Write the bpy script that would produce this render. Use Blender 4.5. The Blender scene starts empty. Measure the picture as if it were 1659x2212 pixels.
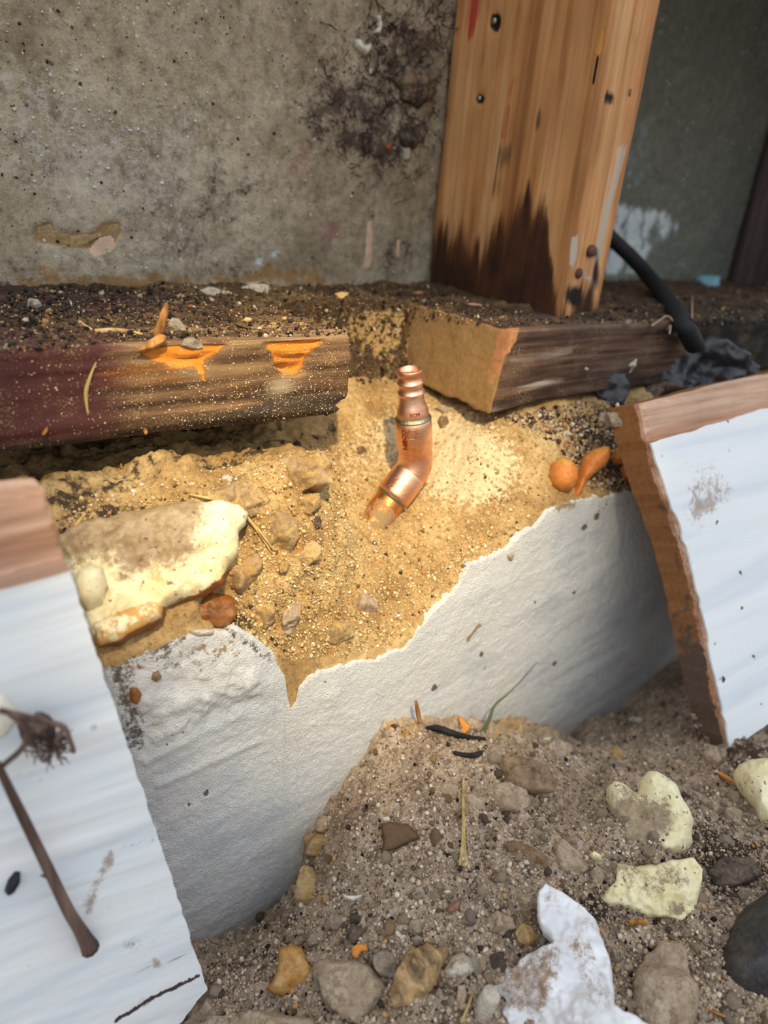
import bpy, math, random
import numpy as np
from mathutils import Vector, Matrix
from mathutils.bvhtree import BVHTree
from mathutils.geometry import delaunay_2d_cdt

random.seed(7)
RNG = np.random.default_rng(7)
SC = bpy.context.scene
COL = SC.collection

# ------------------------------------------------------------------ camera
F_PX, CX, CY = 1451.0, 829.5, 1106.0
ROT = np.array([[0.81615583, -0.19026715, 0.54560798],
                [-0.57322711, -0.38556816, 0.72301305],
                [0.07280343, -0.9028486, -0.42374999]])       # world = ROT @ (right, down, forward)
CAM = np.array([-0.16160635, -0.24683887, 0.09254346])
cd = bpy.data.cameras.new('camera')
cam = bpy.data.objects.new('camera', cd)
COL.objects.link(cam)
cd.sensor_fit = 'VERTICAL'
cd.sensor_height = 36.0
cd.lens = 36.0 * F_PX / 2212.0
cd.clip_start = 0.01
mw = Matrix.Identity(4)
for i in range(3):
    mw[i][0] = ROT[i, 0]
    mw[i][1] = -ROT[i, 1]
    mw[i][2] = -ROT[i, 2]
    mw[i][3] = CAM[i]
cam.matrix_world = mw
cd.dof.use_dof = True
cd.dof.focus_distance = 0.285
cd.dof.aperture_fstop = 6.5
SC.camera = cam

# ------------------------------------------------------------------ world and light
SC.view_settings.view_transform = 'Standard'
SC.view_settings.look = 'None'
SC.view_settings.exposure = 0.0
SC.view_settings.gamma = 1.0
SC.view_settings.use_curve_mapping = False
W = bpy.data.worlds.new('overcast_sky')
SC.world = W
W.use_nodes = True
nt = W.node_tree
bg = nt.nodes['Background']
tc = nt.nodes.new('ShaderNodeTexCoord')
sp = nt.nodes.new('ShaderNodeSeparateXYZ')
rp = nt.nodes.new('ShaderNodeValToRGB')
nt.links.new(tc.outputs['Generated'], sp.inputs[0])
mr = nt.nodes.new('ShaderNodeMapRange')
mr.inputs['From Min'].default_value = -1
nt.links.new(sp.outputs['Z'], mr.inputs['Value'])
nt.links.new(mr.outputs[0], rp.inputs[0])
el = rp.color_ramp.elements
el[0].position = 0.40
el[0].color = (0.20, 0.18, 0.16, 1)
el[1].position = 0.58
el[1].color = (0.66, 0.69, 0.73, 1)
e = el.new(0.85)
e.color = (1.24, 1.34, 1.46, 1)
nt.links.new(rp.outputs[0], bg.inputs['Color'])
bg.inputs['Strength'].default_value = 1.1

ld = bpy.data.lights.new('direct_light_spot', 'SPOT')  # spot added behind the camera, standing in for the warm direct light
lamp = bpy.data.objects.new('direct_light_spot', ld)
COL.objects.link(lamp)
ld.energy = 46.0
ld.color = (1.0, 0.80, 0.47)
ld.shadow_soft_size = 0.012
ld.spot_size = math.radians(21.5)
ld.spot_blend = 1.0
LAMP_TO = Vector((0.005, -0.010, -0.030))
LAMP_AT = LAMP_TO + Vector((-0.27, -0.50, 0.60)).normalized() * 0.85
lamp.location = LAMP_AT
lamp.rotation_euler = (LAMP_TO - LAMP_AT).to_track_quat('-Z', 'Y').to_euler()


# ------------------------------------------------------------------ numeric helpers
def proj(P):
    q = (np.asarray(P) - CAM) @ ROT
    z = np.maximum(q[..., 2], 1e-3)
    return CX + F_PX * q[..., 0] / z, CY + F_PX * q[..., 1] / z


def ray(px, py):
    d = ROT @ np.array([px - CX, py - CY, F_PX])
    return d / np.linalg.norm(d)


def on(px, py, axis, v):
    r = ray(px, py)
    return CAM + r * ((v - CAM[axis]) / r[axis])


def on_plane(px, py, p0, n):
    r = ray(px, py)
    return CAM + r * (np.dot(np.asarray(p0) - CAM, n) / np.dot(r, n))


def _hash(i, j, k, s):
    h = (i * 374761393 + j * 668265263 + k * 2147483647 + s * 974634777) & 0xffffffff
    h = ((h ^ (h >> 13)) * 1274126177) & 0xffffffff
    return ((h ^ (h >> 16)) & 0xffff) / 65535.0


def vnoise(P, scale, seed=0):
    Q = np.asarray(P, float) * scale + 1000.0
    I = np.floor(Q).astype(np.int64)
    f = Q - I
    f = f * f * (3 - 2 * f)
    r = 0
    for a in (0, 1):
        for b in (0, 1):
            for c in (0, 1):
                w = (f[..., 0] if a else 1 - f[..., 0]) * (f[..., 1] if b else 1 - f[..., 1]) * (f[..., 2] if c else 1 - f[..., 2])
                r = r + w * _hash(I[..., 0] + a, I[..., 1] + b, I[..., 2] + c, seed)
    return r - 0.5


def fbm(P, scale, octv=4, seed=0, gain=0.5):
    r, a = 0, 1.0
    for o in range(octv):
        r = r + a * vnoise(P, scale * 2.03 ** o, seed + o * 17)
        a *= gain
    return r


def sstep(a, b, x):
    t = np.clip((x - a) / (b - a), 0, 1)
    return t * t * (3 - 2 * t)


def seg_dist(px, py, pts, closed=True):
    d = np.full(np.shape(px), 1e9)
    n = len(pts)
    for i in range(n if closed else n - 1):
        ax, ay = pts[i]
        bx, by = pts[(i + 1) % n]
        ux, uy = bx - ax, by - ay
        t = np.clip(((px - ax) * ux + (py - ay) * uy) / (ux * ux + uy * uy + 1e-9), 0, 1)
        d = np.minimum(d, np.hypot(px - ax - t * ux, py - ay - t * uy))
    return d


def inside(px, py, pts):
    r = np.zeros(np.shape(px), bool)
    n = len(pts)
    for i in range(n):
        ax, ay = pts[i]
        bx, by = pts[(i + 1) % n]
        c = ((ay > py) != (by > py)) & (px < (bx - ax) * (py - ay) / (by - ay + 1e-12) + ax)
        r ^= c
    return r


def pmask(px, py, pts, soft=8):
    d = seg_dist(px, py, pts)
    s = np.where(inside(px, py, pts), d, -d)
    return sstep(-soft, soft, s)


def emask(px, py, cx, cy, rx, ry, ang=0.0, p=2):
    c, s = math.cos(ang), math.sin(ang)
    u = ((px - cx) * c + (py - cy) * s) / rx
    v = (-(px - cx) * s + (py - cy) * c) / ry
    return np.exp(-(u * u + v * v) ** (p / 2))


def lmask(px, py, pts, w):
    return np.exp(-(seg_dist(px, py, pts, False) / w) ** 2)


def rbf_fit(pts, vals, smooth=1e-6):
    pts = np.array(pts, float)
    vals = np.array(vals, float)
    d = np.linalg.norm(pts[:, None] - pts[None], axis=2)
    n = len(pts)
    A = np.zeros((n + 3, n + 3))
    A[:n, :n] = d + smooth * np.eye(n)
    A[:n, n] = 1
    A[:n, n + 1:] = pts
    A[n, :n] = 1
    A[n + 1:, :n] = pts.T
    w = np.linalg.solve(A, np.concatenate([vals, np.zeros(3)]))

    def f(x, y):
        r = w[n] + w[n + 1] * x + w[n + 2] * y
        for (a, b), c in zip(pts, w[:n]):
            r = r + c * np.hypot(x - a, y - b)
        return r
    return f


def lin(c):
    return tuple(((v / 255) / 12.92 if v <= 10 else (((v / 255) + 0.055) / 1.055) ** 2.4) for v in c)


# ------------------------------------------------------------------ material helper
class G:
    def __init__(s, name):
        s.m = bpy.data.materials.new(name)
        s.m.use_nodes = True
        s.t = s.m.node_tree
        s.b = s.t.nodes['Principled BSDF']
        s.tc = s.t.nodes.new('ShaderNodeTexCoord')
        s.obj = s.tc.outputs['Object']
        s.nrm = None
        s._attr = {}

    def put(s, sock, v):
        if isinstance(v, bpy.types.NodeSocket):
            s.t.links.new(v, sock)
        elif isinstance(v, (tuple, list)):
            v = tuple(v)
            sock.default_value = v if len(v) == len(sock.default_value) else v + (1.0,)
        else:
            sock.default_value = v

    def stretch(s, sc):
        n = s.t.nodes.new('ShaderNodeMapping')
        n.inputs['Scale'].default_value = sc
        s.t.links.new(s.obj, n.inputs[0])
        return n.outputs[0]

    def noise(s, scale, detail=4, rough=0.6, dist=0.0, vec=None):
        n = s.t.nodes.new('ShaderNodeTexNoise')
        s.t.links.new(vec or s.obj, n.inputs['Vector'])
        n.inputs['Scale'].default_value = scale
        n.inputs['Detail'].default_value = detail
        n.inputs['Roughness'].default_value = rough
        n.inputs['Distortion'].default_value = dist
        return n.outputs[0]

    def vor(s, scale, feat='F1', vec=None, out=0, rnd=1.0):
        n = s.t.nodes.new('ShaderNodeTexVoronoi')
        n.feature = feat
        s.t.links.new(vec or s.obj, n.inputs['Vector'])
        n.inputs['Scale'].default_value = scale
        n.inputs['Randomness'].default_value = rnd
        return n.outputs[out]

    def ramp(s, f, stops, interp='LINEAR'):
        n = s.t.nodes.new('ShaderNodeValToRGB')
        n.color_ramp.interpolation = interp
        e = n.color_ramp.elements
        while len(e) < len(stops):
            e.new(0.5)
        for k, (p, c) in enumerate(stops):
            e[k].position = p
            e[k].color = (c, c, c, 1) if isinstance(c, (int, float)) else tuple(c) + (1,)
        s.put(n.inputs[0], f)
        return n.outputs[0]

    def mix(s, f, a, b, mode='MIX'):
        n = s.t.nodes.new('ShaderNodeMix')
        n.data_type = 'RGBA'
        n.blend_type = mode
        s.put(n.inputs[0], f)
        s.put(n.inputs[6], a)
        s.put(n.inputs[7], b)
        return n.outputs[2]

    def math(s, op, a, b=0.0, c=0.0, clamp=False):
        n = s.t.nodes.new('ShaderNodeMath')
        n.operation = op
        n.use_clamp = clamp
        s.put(n.inputs[0], a)
        s.put(n.inputs[1], b)
        s.put(n.inputs[2], c)
        return n.outputs[0]

    def attr(s, ch, name='M'):
        if name not in s._attr:
            n = s.t.nodes.new('ShaderNodeAttribute')
            n.attribute_name = name
            q = s.t.nodes.new('ShaderNodeSeparateColor')
            s.t.links.new(n.outputs['Color'], q.inputs[0])
            s._attr[name] = (n, q)
        n, q = s._attr[name]
        if ch == 'c':
            return n.outputs['Color']
        if ch == 'a':
            return n.outputs['Alpha']
        return q.outputs['rgb'.index(ch)]

    def edge(s, ch, nz, amt=0.8, lo=0.42, hi=0.58, name='M'):
        """a vertex mask whose border is broken up by a noise"""
        a = s.attr(ch, name) if isinstance(ch, str) else ch
        k = s.math('MULTIPLY', s.math('MULTIPLY', a, s.math('SUBTRACT', 1.0, a)), 9.0 * amt)
        v = s.math('MULTIPLY_ADD', s.math('SUBTRACT', nz, 0.5), k, a)
        return s.ramp(v, [(lo, 0.0), (hi, 1.0)])

    def bump(s, h, strength=0.4, dist=0.001):
        n = s.t.nodes.new('ShaderNodeBump')
        n.inputs['Strength'].default_value = strength
        n.inputs['Distance'].default_value = dist
        s.put(n.inputs['Height'], h)
        if s.nrm is not None:
            s.t.links.new(s.nrm, n.inputs['Normal'])
        s.nrm = n.outputs[0]

    def out(s, col, rough=0.85, metal=0.0, spec=0.3, sss=0.0, sssr=0.002):
        s.put(s.b.inputs['Base Color'], col)
        s.put(s.b.inputs['Roughness'], rough)
        s.put(s.b.inputs['Metallic'], metal)
        s.put(s.b.inputs['Specular IOR Level'], spec)
        if sss:
            s.b.inputs['Subsurface Weight'].default_value = sss
            s.b.inputs['Subsurface Radius'].default_value = (1, 0.8, 0.5)
            s.b.inputs['Subsurface Scale'].default_value = sssr
        if s.nrm is not None:
            s.t.links.new(s.nrm, s.b.inputs['Normal'])
        return s.m


# ------------------------------------------------------------------ object helpers
def tag(o, label=None, cat=None, group=None, kind=None):
    if label:
        o['label'] = label
    if cat:
        o['category'] = cat
    if group:
        o['group'] = group
    if kind:
        o['kind'] = kind
    return o


def thing(name, loc, label, cat, group=None):
    o = bpy.data.objects.new(name, None)
    o.empty_display_size = 0.01
    COL.objects.link(o)
    o.location = Vector(loc)
    return tag(o, label, cat, group)


def obj(name, V, F, mat, parent=None, smooth=True, M=None, M2=None, origin=None):
    """one mesh object; V in world space, origin put at the base of the mesh (or taken from the parents)"""
    V = np.asarray(V, float)
    off = np.zeros(3)
    if parent is None:
        if origin is None:
            origin = np.array([(V[:, 0].min() + V[:, 0].max()) / 2, (V[:, 1].min() + V[:, 1].max()) / 2, V[:, 2].min()])
        off = np.asarray(origin, float)
    else:
        q = parent
        while q is not None:
            off = off + np.array(q.location)
            q = q.parent
    me = bpy.data.meshes.new(name)
    me.from_pydata([], [], []) if False else None
    V = V - off
    if isinstance(F, np.ndarray):
        n, k = F.shape
        me.vertices.add(len(V))
        me.vertices.foreach_set('co', V.astype(np.float32).ravel())
        me.loops.add(n * k)
        me.loops.foreach_set('vertex_index', F.astype(np.int32).ravel())
        me.polygons.add(n)
        me.polygons.foreach_set('loop_start', np.arange(0, n * k, k, dtype=np.int32))
        me.update(calc_edges=True)
    else:
        me.from_pydata([tuple(v) for v in V], [], F)
    for nm, A in (('M', M), ('M2', M2)):
        if A is not None:
            A = np.asarray(A, np.float32)
            at = me.color_attributes.new(nm, 'FLOAT_COLOR', 'POINT')
            at.data.foreach_set('color', A.ravel())
    me.polygons.foreach_set('use_smooth', np.full(len(me.polygons), smooth))
    me.materials.append(mat)
    me.validate()
    o = bpy.data.objects.new(name, me)
    COL.objects.link(o)
    if parent is None:
        o.location = Vector(off)
    else:
        o.parent = parent
    return o


def grid_faces(m, n):
    i, j = np.meshgrid(np.arange(m - 1), np.arange(n - 1), indexing='ij')
    a = (i * n + j).ravel()
    return np.stack([a, a + 1, a + n + 1, a + n], 1)


def rbox(x0, x1, y0, y1, z0, z1, step, r, steps=None):
    """subdivided box with rounded edges -> V, F (quads)"""
    lo = np.array([x0, y0, z0])
    hi = np.array([x1, y1, z1])
    st = steps or (step, step, step)
    ax = []
    for k in range(3):
        n = max(2, int((hi[k] - lo[k]) / st[k]))
        t = np.linspace(lo[k] + r, hi[k] - r, n)
        ax.append(np.concatenate([[lo[k], lo[k] + r * .35], t, [hi[k] - r * .35, hi[k]]]))
    Vs, Fs, off = [], [], 0
    for k in range(3):
        u, v = (k + 1) % 3, (k + 2) % 3
        for side in (0, 1):
            A, B = np.meshgrid(ax[u], ax[v], indexing='ij')
            P = np.zeros(A.shape + (3,))
            P[..., u] = A
            P[..., v] = B
            P[..., k] = hi[k] if side else lo[k]
            f = grid_faces(*A.shape)
            if not side:
                f = f[:, ::-1]
            # loop order: u then v  -> flip to make normals face out
            Fs.append(f[:, ::-1] + off)
            Vs.append(P.reshape(-1, 3))
            off += A.size
    V = np.concatenate(Vs)
    F = np.concatenate(Fs)
    key = np.round(V, 6)
    uq, inv = np.unique(key, axis=0, return_inverse=True)
    inv = inv.ravel()
    F = inv[F]
    inner = np.clip(uq, lo + r, hi - r)
    d = uq - inner
    L = np.linalg.norm(d, axis=1, keepdims=True)
    uq = np.where(L > 1e-9, inner + d / np.maximum(L, 1e-9) * r, uq)
    return uq, F


def vnormals(V, F):
    V = np.asarray(V)
    if F.shape[1] == 4:
        n = np.cross(V[F[:, 2]] - V[F[:, 0]], V[F[:, 3]] - V[F[:, 1]])
    else:
        n = np.cross(V[F[:, 1]] - V[F[:, 0]], V[F[:, 2]] - V[F[:, 0]])
    N = np.zeros_like(V)
    for k in range(F.shape[1]):
        np.add.at(N, F[:, k], n)
    return N / np.maximum(np.linalg.norm(N, axis=1, keepdims=True), 1e-12)


def tube(pts, rad, seg=10, caps=True):
    pts = np.asarray(pts, float)
    rad = np.broadcast_to(np.asarray(rad, float), (len(pts),))
    T = np.gradient(pts, axis=0)
    T /= np.linalg.norm(T, axis=1, keepdims=True) + 1e-12
    a = np.array([0, 0, 1.0]) if abs(T[0][2]) < .9 else np.array([1.0, 0, 0])
    u = np.cross(T[0], a)
    u /= np.linalg.norm(u)
    rings = []
    for k in range(len(pts)):
        u = u - T[k] * (u @ T[k])
        u /= np.linalg.norm(u)
        v = np.cross(T[k], u)
        th = np.arange(seg) * 2 * math.pi / seg
        rings.append(pts[k] + rad[k] * (np.cos(th)[:, None] * u + np.sin(th)[:, None] * v))
    V = np.concatenate(rings)
    F = []
    for k in range(len(pts) - 1):
        for j in range(seg):
            j2 = (j + 1) % seg
            F.append((k * seg + j, k * seg + j2, (k + 1) * seg + j2, (k + 1) * seg + j))
    if caps:
        F.append(tuple(range(seg))[::-1])
        F.append(tuple((len(pts) - 1) * seg + j for j in range(seg)))
    return V, F


def spline(pts, n):
    """Catmull-Rom through points"""
    P = np.asarray(pts, float)
    P = np.concatenate([[2 * P[0] - P[1]], P, [2 * P[-1] - P[-2]]])
    out = []
    m = len(P) - 3
    for s in np.linspace(0, m - 1e-6, n):
        i = int(s)
        t = s - i
        a, b, c, d = P[i:i + 4]
        out.append(.5 * (2 * b + (c - a) * t + (2 * a - 5 * b + 4 * c - d) * t * t + (3 * b - 3 * c + d - a) * t ** 3))
    return np.array(out)


_ico = {}


def ico(n):
    if n not in _ico:
        import bmesh
        bm = bmesh.new()
        bmesh.ops.create_icosphere(bm, subdivisions=n, radius=1)
        V = np.array([v.co[:] for v in bm.verts])
        F = np.array([[v.index for v in f.verts] for f in bm.faces])
        bm.free()
        _ico[n] = (V, F)
    return _ico[n]


def rock_shape(seed, sub=3, facets=9, rough=0.1, size=(1, 1, 1)):
    r = np.random.default_rng(seed)
    V, F = ico(sub)
    n = r.normal(size=(facets, 3))
    n /= np.linalg.norm(n, axis=1, keepdims=True)
    h = r.uniform(.62, .95, facets)
    dd = V @ n.T
    R = np.min(np.where(dd > 0.05, h / np.maximum(dd, .05), 9), axis=1)
    R = np.minimum(R, 1.05)
    P = V * R[:, None]
    P = P * (1 + rough * fbm(P + seed * 3.1, 2.3, 4, seed)[:, None])
    return P * np.asarray(size), F


def rot_rand(r):
    q = r.normal(size=4)
    q /= np.linalg.norm(q)
    w, x, y, z = q
    return np.array([[1 - 2 * (y * y + z * z), 2 * (x * y - z * w), 2 * (x * z + y * w)],
                     [2 * (x * y + z * w), 1 - 2 * (x * x + z * z), 2 * (y * z - x * w)],
                     [2 * (x * z - y * w), 2 * (y * z + x * w), 1 - 2 * (x * x + y * y)]])


BV, BF, _bo = [], [], 0


def base_surface(V, F):
    global _bo
    BV.append(np.asarray(V))
    BF.append(np.asarray(F) + _bo)
    _bo += len(V)


BVH = None


def build_bvh():
    global BVH
    V = np.concatenate(BV)
    polys = []
    for f in BF:
        polys += f.tolist()
    BVH = BVHTree.FromPolygons([Vector(v) for v in V], polys, all_triangles=False)


def hit(px, py):
    r = ray(px, py)
    p, n, i, d = BVH.ray_cast(Vector(CAM), Vector(r))
    if p is None:
        return on(px, py, 1, -0.045), -r
    n = np.array(n)
    if n @ r > 0:
        n = -n
    return np.array(p), n


def dirs(px, py, R=14):
    """surface point and a smoothed normal"""
    p, n = hit(px, py)
    acc = n.copy()
    for k in range(8):
        a = k * math.pi / 4
        q, m = hit(px + R * math.cos(a), py + R * math.sin(a))
        if np.linalg.norm(q - p) < .03:
            acc += m
    return p, acc / np.linalg.norm(acc)


# ------------------------------------------------------------------ outline based solids
def outline_mesh(poly, sp, rag=0.0, seed=0):
    r = np.random.default_rng(seed)
    P = np.array(poly, float)
    out = []
    for i in range(len(P)):
        a, b = P[i], P[(i + 1) % len(P)]
        L = np.hypot(*(b - a))
        k = max(1, int(L / sp))
        nrm = np.array([-(b - a)[1], (b - a)[0]]) / max(L, 1e-6)
        for t in range(k):
            q = a + (b - a) * t / k
            if rag:
                q = q + nrm * rag * (2 * fbm(np.array([q[0], q[1], seed * 7.0]), .03, 3, seed))
            out.append(q)
    B = np.array(out)
    lo, hi = B.min(0), B.max(0)
    gx, gy = np.meshgrid(np.arange(lo[0], hi[0], sp), np.arange(lo[1], hi[1], sp * .87), indexing='ij')
    gx = gx + (np.arange(gx.shape[1]) % 2)[None] * sp * .5
    gx = gx + r.uniform(-.15, .15, gx.shape) * sp
    gy = gy + r.uniform(-.15, .15, gx.shape) * sp
    gx, gy = gx.ravel(), gy.ravel()
    bl = [tuple(b) for b in B]
    k = inside(gx, gy, bl) & (seg_dist(gx, gy, bl) > sp * .55)
    pts = [Vector(b) for b in B] + [Vector(q) for q in zip(gx[k], gy[k])]
    nb = len(B)
    ed = [(i, (i + 1) % nb) for i in range(nb)]
    res = delaunay_2d_cdt(pts, ed, [], 1, 1e-4)
    V2 = np.array([v[:] for v in res[0]])
    T = np.array([f[:] for f in res[2] if len(f) == 3])
    d = seg_dist(V2[:, 0], V2[:, 1], bl)
    d[d < 1e-2] = 0
    return V2, T, d


def closed_from(V2, T, d, top, bot):
    """join a top and a bottom sheet over the same triangulation; border vertices shared"""
    n = len(V2)
    bidx = d <= 1e-9
    mp = np.arange(n) + n
    mp[bidx] = np.arange(n)[bidx]
    V = np.concatenate([top, bot])
    F = np.concatenate([T, mp[T][:, ::-1]])
    used = np.unique(F)
    re = np.zeros(len(V), int)
    re[used] = np.arange(len(used))
    return V[used], re[F], used


def lump(name, label, cat, poly, H, mat, rag=3, sp=None, round_px=None, nz=0.0, nzs=150, facets=0, seed=1, tilt=None,
         under=0.6, sink=0.0, parent=None, mask=None, group=None, at=None, camw=0.35, power=2.0, nrm=None, smooth=True, fine=0.0):
    """solid lump whose outline is a pixel polygon laid on the surface under its middle"""
    A = np.array(poly, float)
    size = np.ptp(A, axis=0)
    sp = sp or max(2.2, min(size) / 16)
    V2, T, d = outline_mesh(poly, sp, rag, seed)
    cx, cy = at or (V2[:, 0].mean(), V2[:, 1].mean())
    p0, n = dirs(cx, cy, max(8, min(size) * .4))
    if nrm is not None:
        n = np.asarray(nrm, float)
    n = n * (1 - camw) - ray(cx, cy) * camw
    n /= np.linalg.norm(n)
    p0 = p0 - n * sink
    P = np.array([on_plane(x, y, p0, n) for x, y in V2])
    dm = round_px or d.max()
    t = np.clip(d / dm, 0, 1)
    prof = (1 - (1 - t) ** power) ** (1 / power)
    h = H * prof
    if facets:
        r = np.random.default_rng(seed + 5)
        c = P.mean(0)
        u = np.cross(n, [0.3, 1, .2])
        u /= np.linalg.norm(u)
        v = np.cross(n, u)
        a, b = (P - c) @ u, (P - c) @ v
        R = max(np.abs(a).max(), np.abs(b).max())
        for k in range(facets):
            th = r.uniform(0, 6.28)
            sl = r.uniform(.25, 1.3) * H / R
            h = np.minimum(h, H * r.uniform(.55, .95) + sl * (a * math.cos(th) + b * math.sin(th)))
        h = np.where(d > 0, np.maximum(h, 0.08 * H * prof), 0)
    if nz:
        h = h + nz * prof * 2 * fbm(P, nzs, 4, seed)
    if fine:
        h = h + fine * prof * 2 * fbm(P, nzs * 6, 3, seed + 3)
    top = P + n * h[:, None]
    bot = P - n * (H * under * prof)[:, None]
    V, F, used = closed_from(V2, T, d, top, bot)
    # orientation: make top faces look along n
    f0 = T[0]
    if np.dot(np.cross(top[f0[1]] - top[f0[0]], top[f0[2]] - top[f0[0]]), n) < 0:
        F = F[:, ::-1]
    M = None
    if mask is not None:
        qx, qy = proj(V)
        M = mask(qx, qy, V)
    o = obj(name, V, F, mat, parent, smooth, M)
    if parent is None:
        tag(o, label, cat, group)
    elif label:
        o['label'] = label
    return o


def slab(name, poly, p0, n, thick, mat, sp=10, rag=0, seed=1, parent=None, mask=None, relief=None, front=0.0, bevel_px=0, origin=None, back_scale=1.0):
    """flat solid of a given thickness: front outline is a pixel polygon on the plane (p0, n); n points at the viewer"""
    V2, T, d = outline_mesh(poly, sp, rag, seed)
    n = np.asarray(n, float)
    P = np.array([on_plane(x, y, p0, n) for x, y in V2]) + n * front
    top = P.copy()
    if bevel_px:
        top = top - n * (0.0012 * (1 - np.clip(d / bevel_px, 0, 1)) ** 2)[:, None]
    if relief is not None:
        top = top + n * relief(P, V2[:, 0], V2[:, 1])[:, None]
    bot = P - n * thick
    m = len(V2)
    # side strip from boundary loop
    ed = {}
    for a, b, c in T:
        for e2 in ((a, b), (b, c), (c, a)):
            ed[e2] = 1
    bd = [e2 for e2 in ed if (e2[1], e2[0]) not in ed]
    ns = 4 if thick > .004 else 1
    V = [top, bot]
    F = [T, T[:, ::-1] + m]
    idx = np.unique(np.array(bd).ravel())
    loc = {int(v): k for k, v in enumerate(idx)}
    prev = {int(v): int(v) for v in idx}
    base = 2 * m
    quads = []
    for s in range(1, ns + 1):
        if s == ns:
            cur = {int(v): int(v) + m for v in idx}
        else:
            t = s / ns
            V.append(top[idx] * (1 - t) + bot[idx] * t)
            cur = {int(v): base + loc[int(v)] for v in idx}
            base += len(idx)
        for a, b in bd:
            quads.append((prev[b], prev[a], cur[a]))
            quads.append((prev[b], cur[a], cur[b]))
        prev = cur
    V = np.concatenate(V)
    F = np.concatenate(F + [np.array(quads)])
    f0 = T[0]
    if np.dot(np.cross(P[f0[1]] - P[f0[0]], P[f0[2]] - P[f0[0]]), n) < 0:
        F = F[:, ::-1]
    M = None
    if mask is not None:
        qx, qy = proj(V)
        M = mask(qx, qy, V)
    return obj(name, V, F, mat, parent, False, M, origin=origin)


def blade(name, label, cat, pxs, off, rad, mat, n=14, seg=6, parent=None, group=None, pts=None, flat=1.0):
    """thin stalk, straw or strip that follows the surface under a pixel path"""
    if pts is None:
        pts = []
        offs = off if isinstance(off, (list, tuple)) else [off] * len(pxs)
        for (x, y), o_ in zip(pxs, offs):
            p, nn = dirs(x, y, 6)
            pts.append(p - ray(x, y) * o_)
    S = spline(pts, n)
    R = np.interp(np.linspace(0, 1, n), np.linspace(0, 1, len(rad)), rad) if isinstance(rad, (list, tuple)) else np.full(n, rad)
    V, F = tube(S, R, seg)
    o = obj(name, V, F, mat, parent)
    if parent is None:
        tag(o, label, cat, group)
    return o


# ------------------------------------------------------------------ materials
def wood(name, axis, dark, midc, light, rings=1.0, stains=(), rough=0.75, bump=0.35, dust=None):
    g = G(name)
    st = [1, 1, 1]
    st[axis] = 0.05
    v = g.stretch(tuple(st))
    st2 = [1, 1, 1]
    st2[axis] = 0.014
    v2 = g.stretch(tuple(st2))
    n1 = g.noise(70 * rings, 5, 0.55, 0.6, v)
    n2 = g.noise(420, 4, 0.7, 0.2, v2)
    n3 = g.noise(28, 3, 0.5, 0.0)
    c = g.ramp(n1, [(0.3, dark), (0.46, midc), (0.62, light), (0.7, midc)])
    c = g.mix(0.5, c, g.ramp(n2, [(0.3, 0.45), (0.6, 1.0)]), 'MULTIPLY')
    c = g.mix(0.5, c, g.ramp(n3, [(0.3, 0.62), (0.7, 1.05)]), 'MULTIPLY')
    fib = g.noise(130, 5, 0.65, 0.4, v)
    for ch, col, amt, lo, hi, nm in stains:
        ef = g.edge(ch, fib, amt, lo, hi, nm)
        if hi > .85:
            ef = g.math('MULTIPLY', ef, g.ramp(n3, [(.34, .55), (.54, 1.0)]))
        c = g.mix(ef, c, g.mix(0.6, col, g.ramp(n2, [(0.3, 0.55), (0.65, 1.1)]), 'MULTIPLY'))
    if dust:
        d = g.noise(1500, 2, 0.6)
        d2 = g.noise(60, 4, 0.6)
        f = g.math('MULTIPLY', g.ramp(d, [(0.52, 0.0), (0.64, 1.0)]), g.ramp(d2, [(0.46, 0.0), (0.68, 0.7)]))
        c = g.mix(f, c, dust)
    h = g.math('ADD', g.math('MULTIPLY', n1, 0.7), g.math('MULTIPLY', n2, 0.5))
    g.bump(h, bump, 0.0012)
    return g.out(c, rough, spec=0.3)


M_STUD = wood('stud_timber', 2, lin((150, 96, 52)), lin((210, 148, 90)), lin((230, 176, 120)), 1.0,
              [('b', lin((196, 182, 166)), 1.8, .40, .7, 'M'), ('a', lin((222, 150, 80)), .5, .4, .6, 'M'),
               ('g', lin((190, 74, 60)), 2.2, .40, .80, 'M'), ('r', lin((112, 66, 34)), 1.2, .20, .62, 'M'), ('r', lin((58, 34, 22)), 1.8, .45, .90, 'M'),
               ('r', lin((30, 22, 18)), 0.5, .40, .60, 'M2'), ('g', lin((120, 92, 62)), 1.2, .45, .7, 'M2')], rough=0.6)
M_STUD2 = wood('shaded_stud_timber', 2, lin((54, 46, 44)), lin((88, 75, 72)), lin((116, 102, 97)), 1.0, rough=.8)  # far stud: cavity shade put into the timber colour
M_PLATE = wood('sill_timber', 0, lin((44, 32, 26)), lin((104, 76, 54)), lin((160, 128, 92)), 2.2,
               [('b', lin((84, 46, 44)), .6, .35, .65, 'M'), ('a', lin((62, 50, 42)), .9, .38, .62, 'M'), ('r', lin((150, 92, 40)), 1.0, .22, .60, 'M'), ('r', lin((222, 138, 46)), .9, .50, .72, 'M'),
                ('g', lin((176, 158, 130)), 2.2, .40, .95, 'M')], rough=0.85, bump=0.5, dust=lin((178, 152, 108)))
M_PLATE2 = wood('sill_timber_dark', 0, lin((36, 27, 24)), lin((78, 56, 45)), lin((118, 92, 74)), 2.2,
                [('r', lin((150, 116, 72)), .8, .40, .60, 'M'), ('g', lin((176, 122, 80)), .8, .42, .6, 'M'), ('b', lin((150, 138, 126)), 2.2, .40, .95, 'M'),
                 ('a', lin((34, 28, 24)), .9, .4, .65, 'M')], rough=0.85, bump=0.5, dust=lin((160, 140, 106)))
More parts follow.
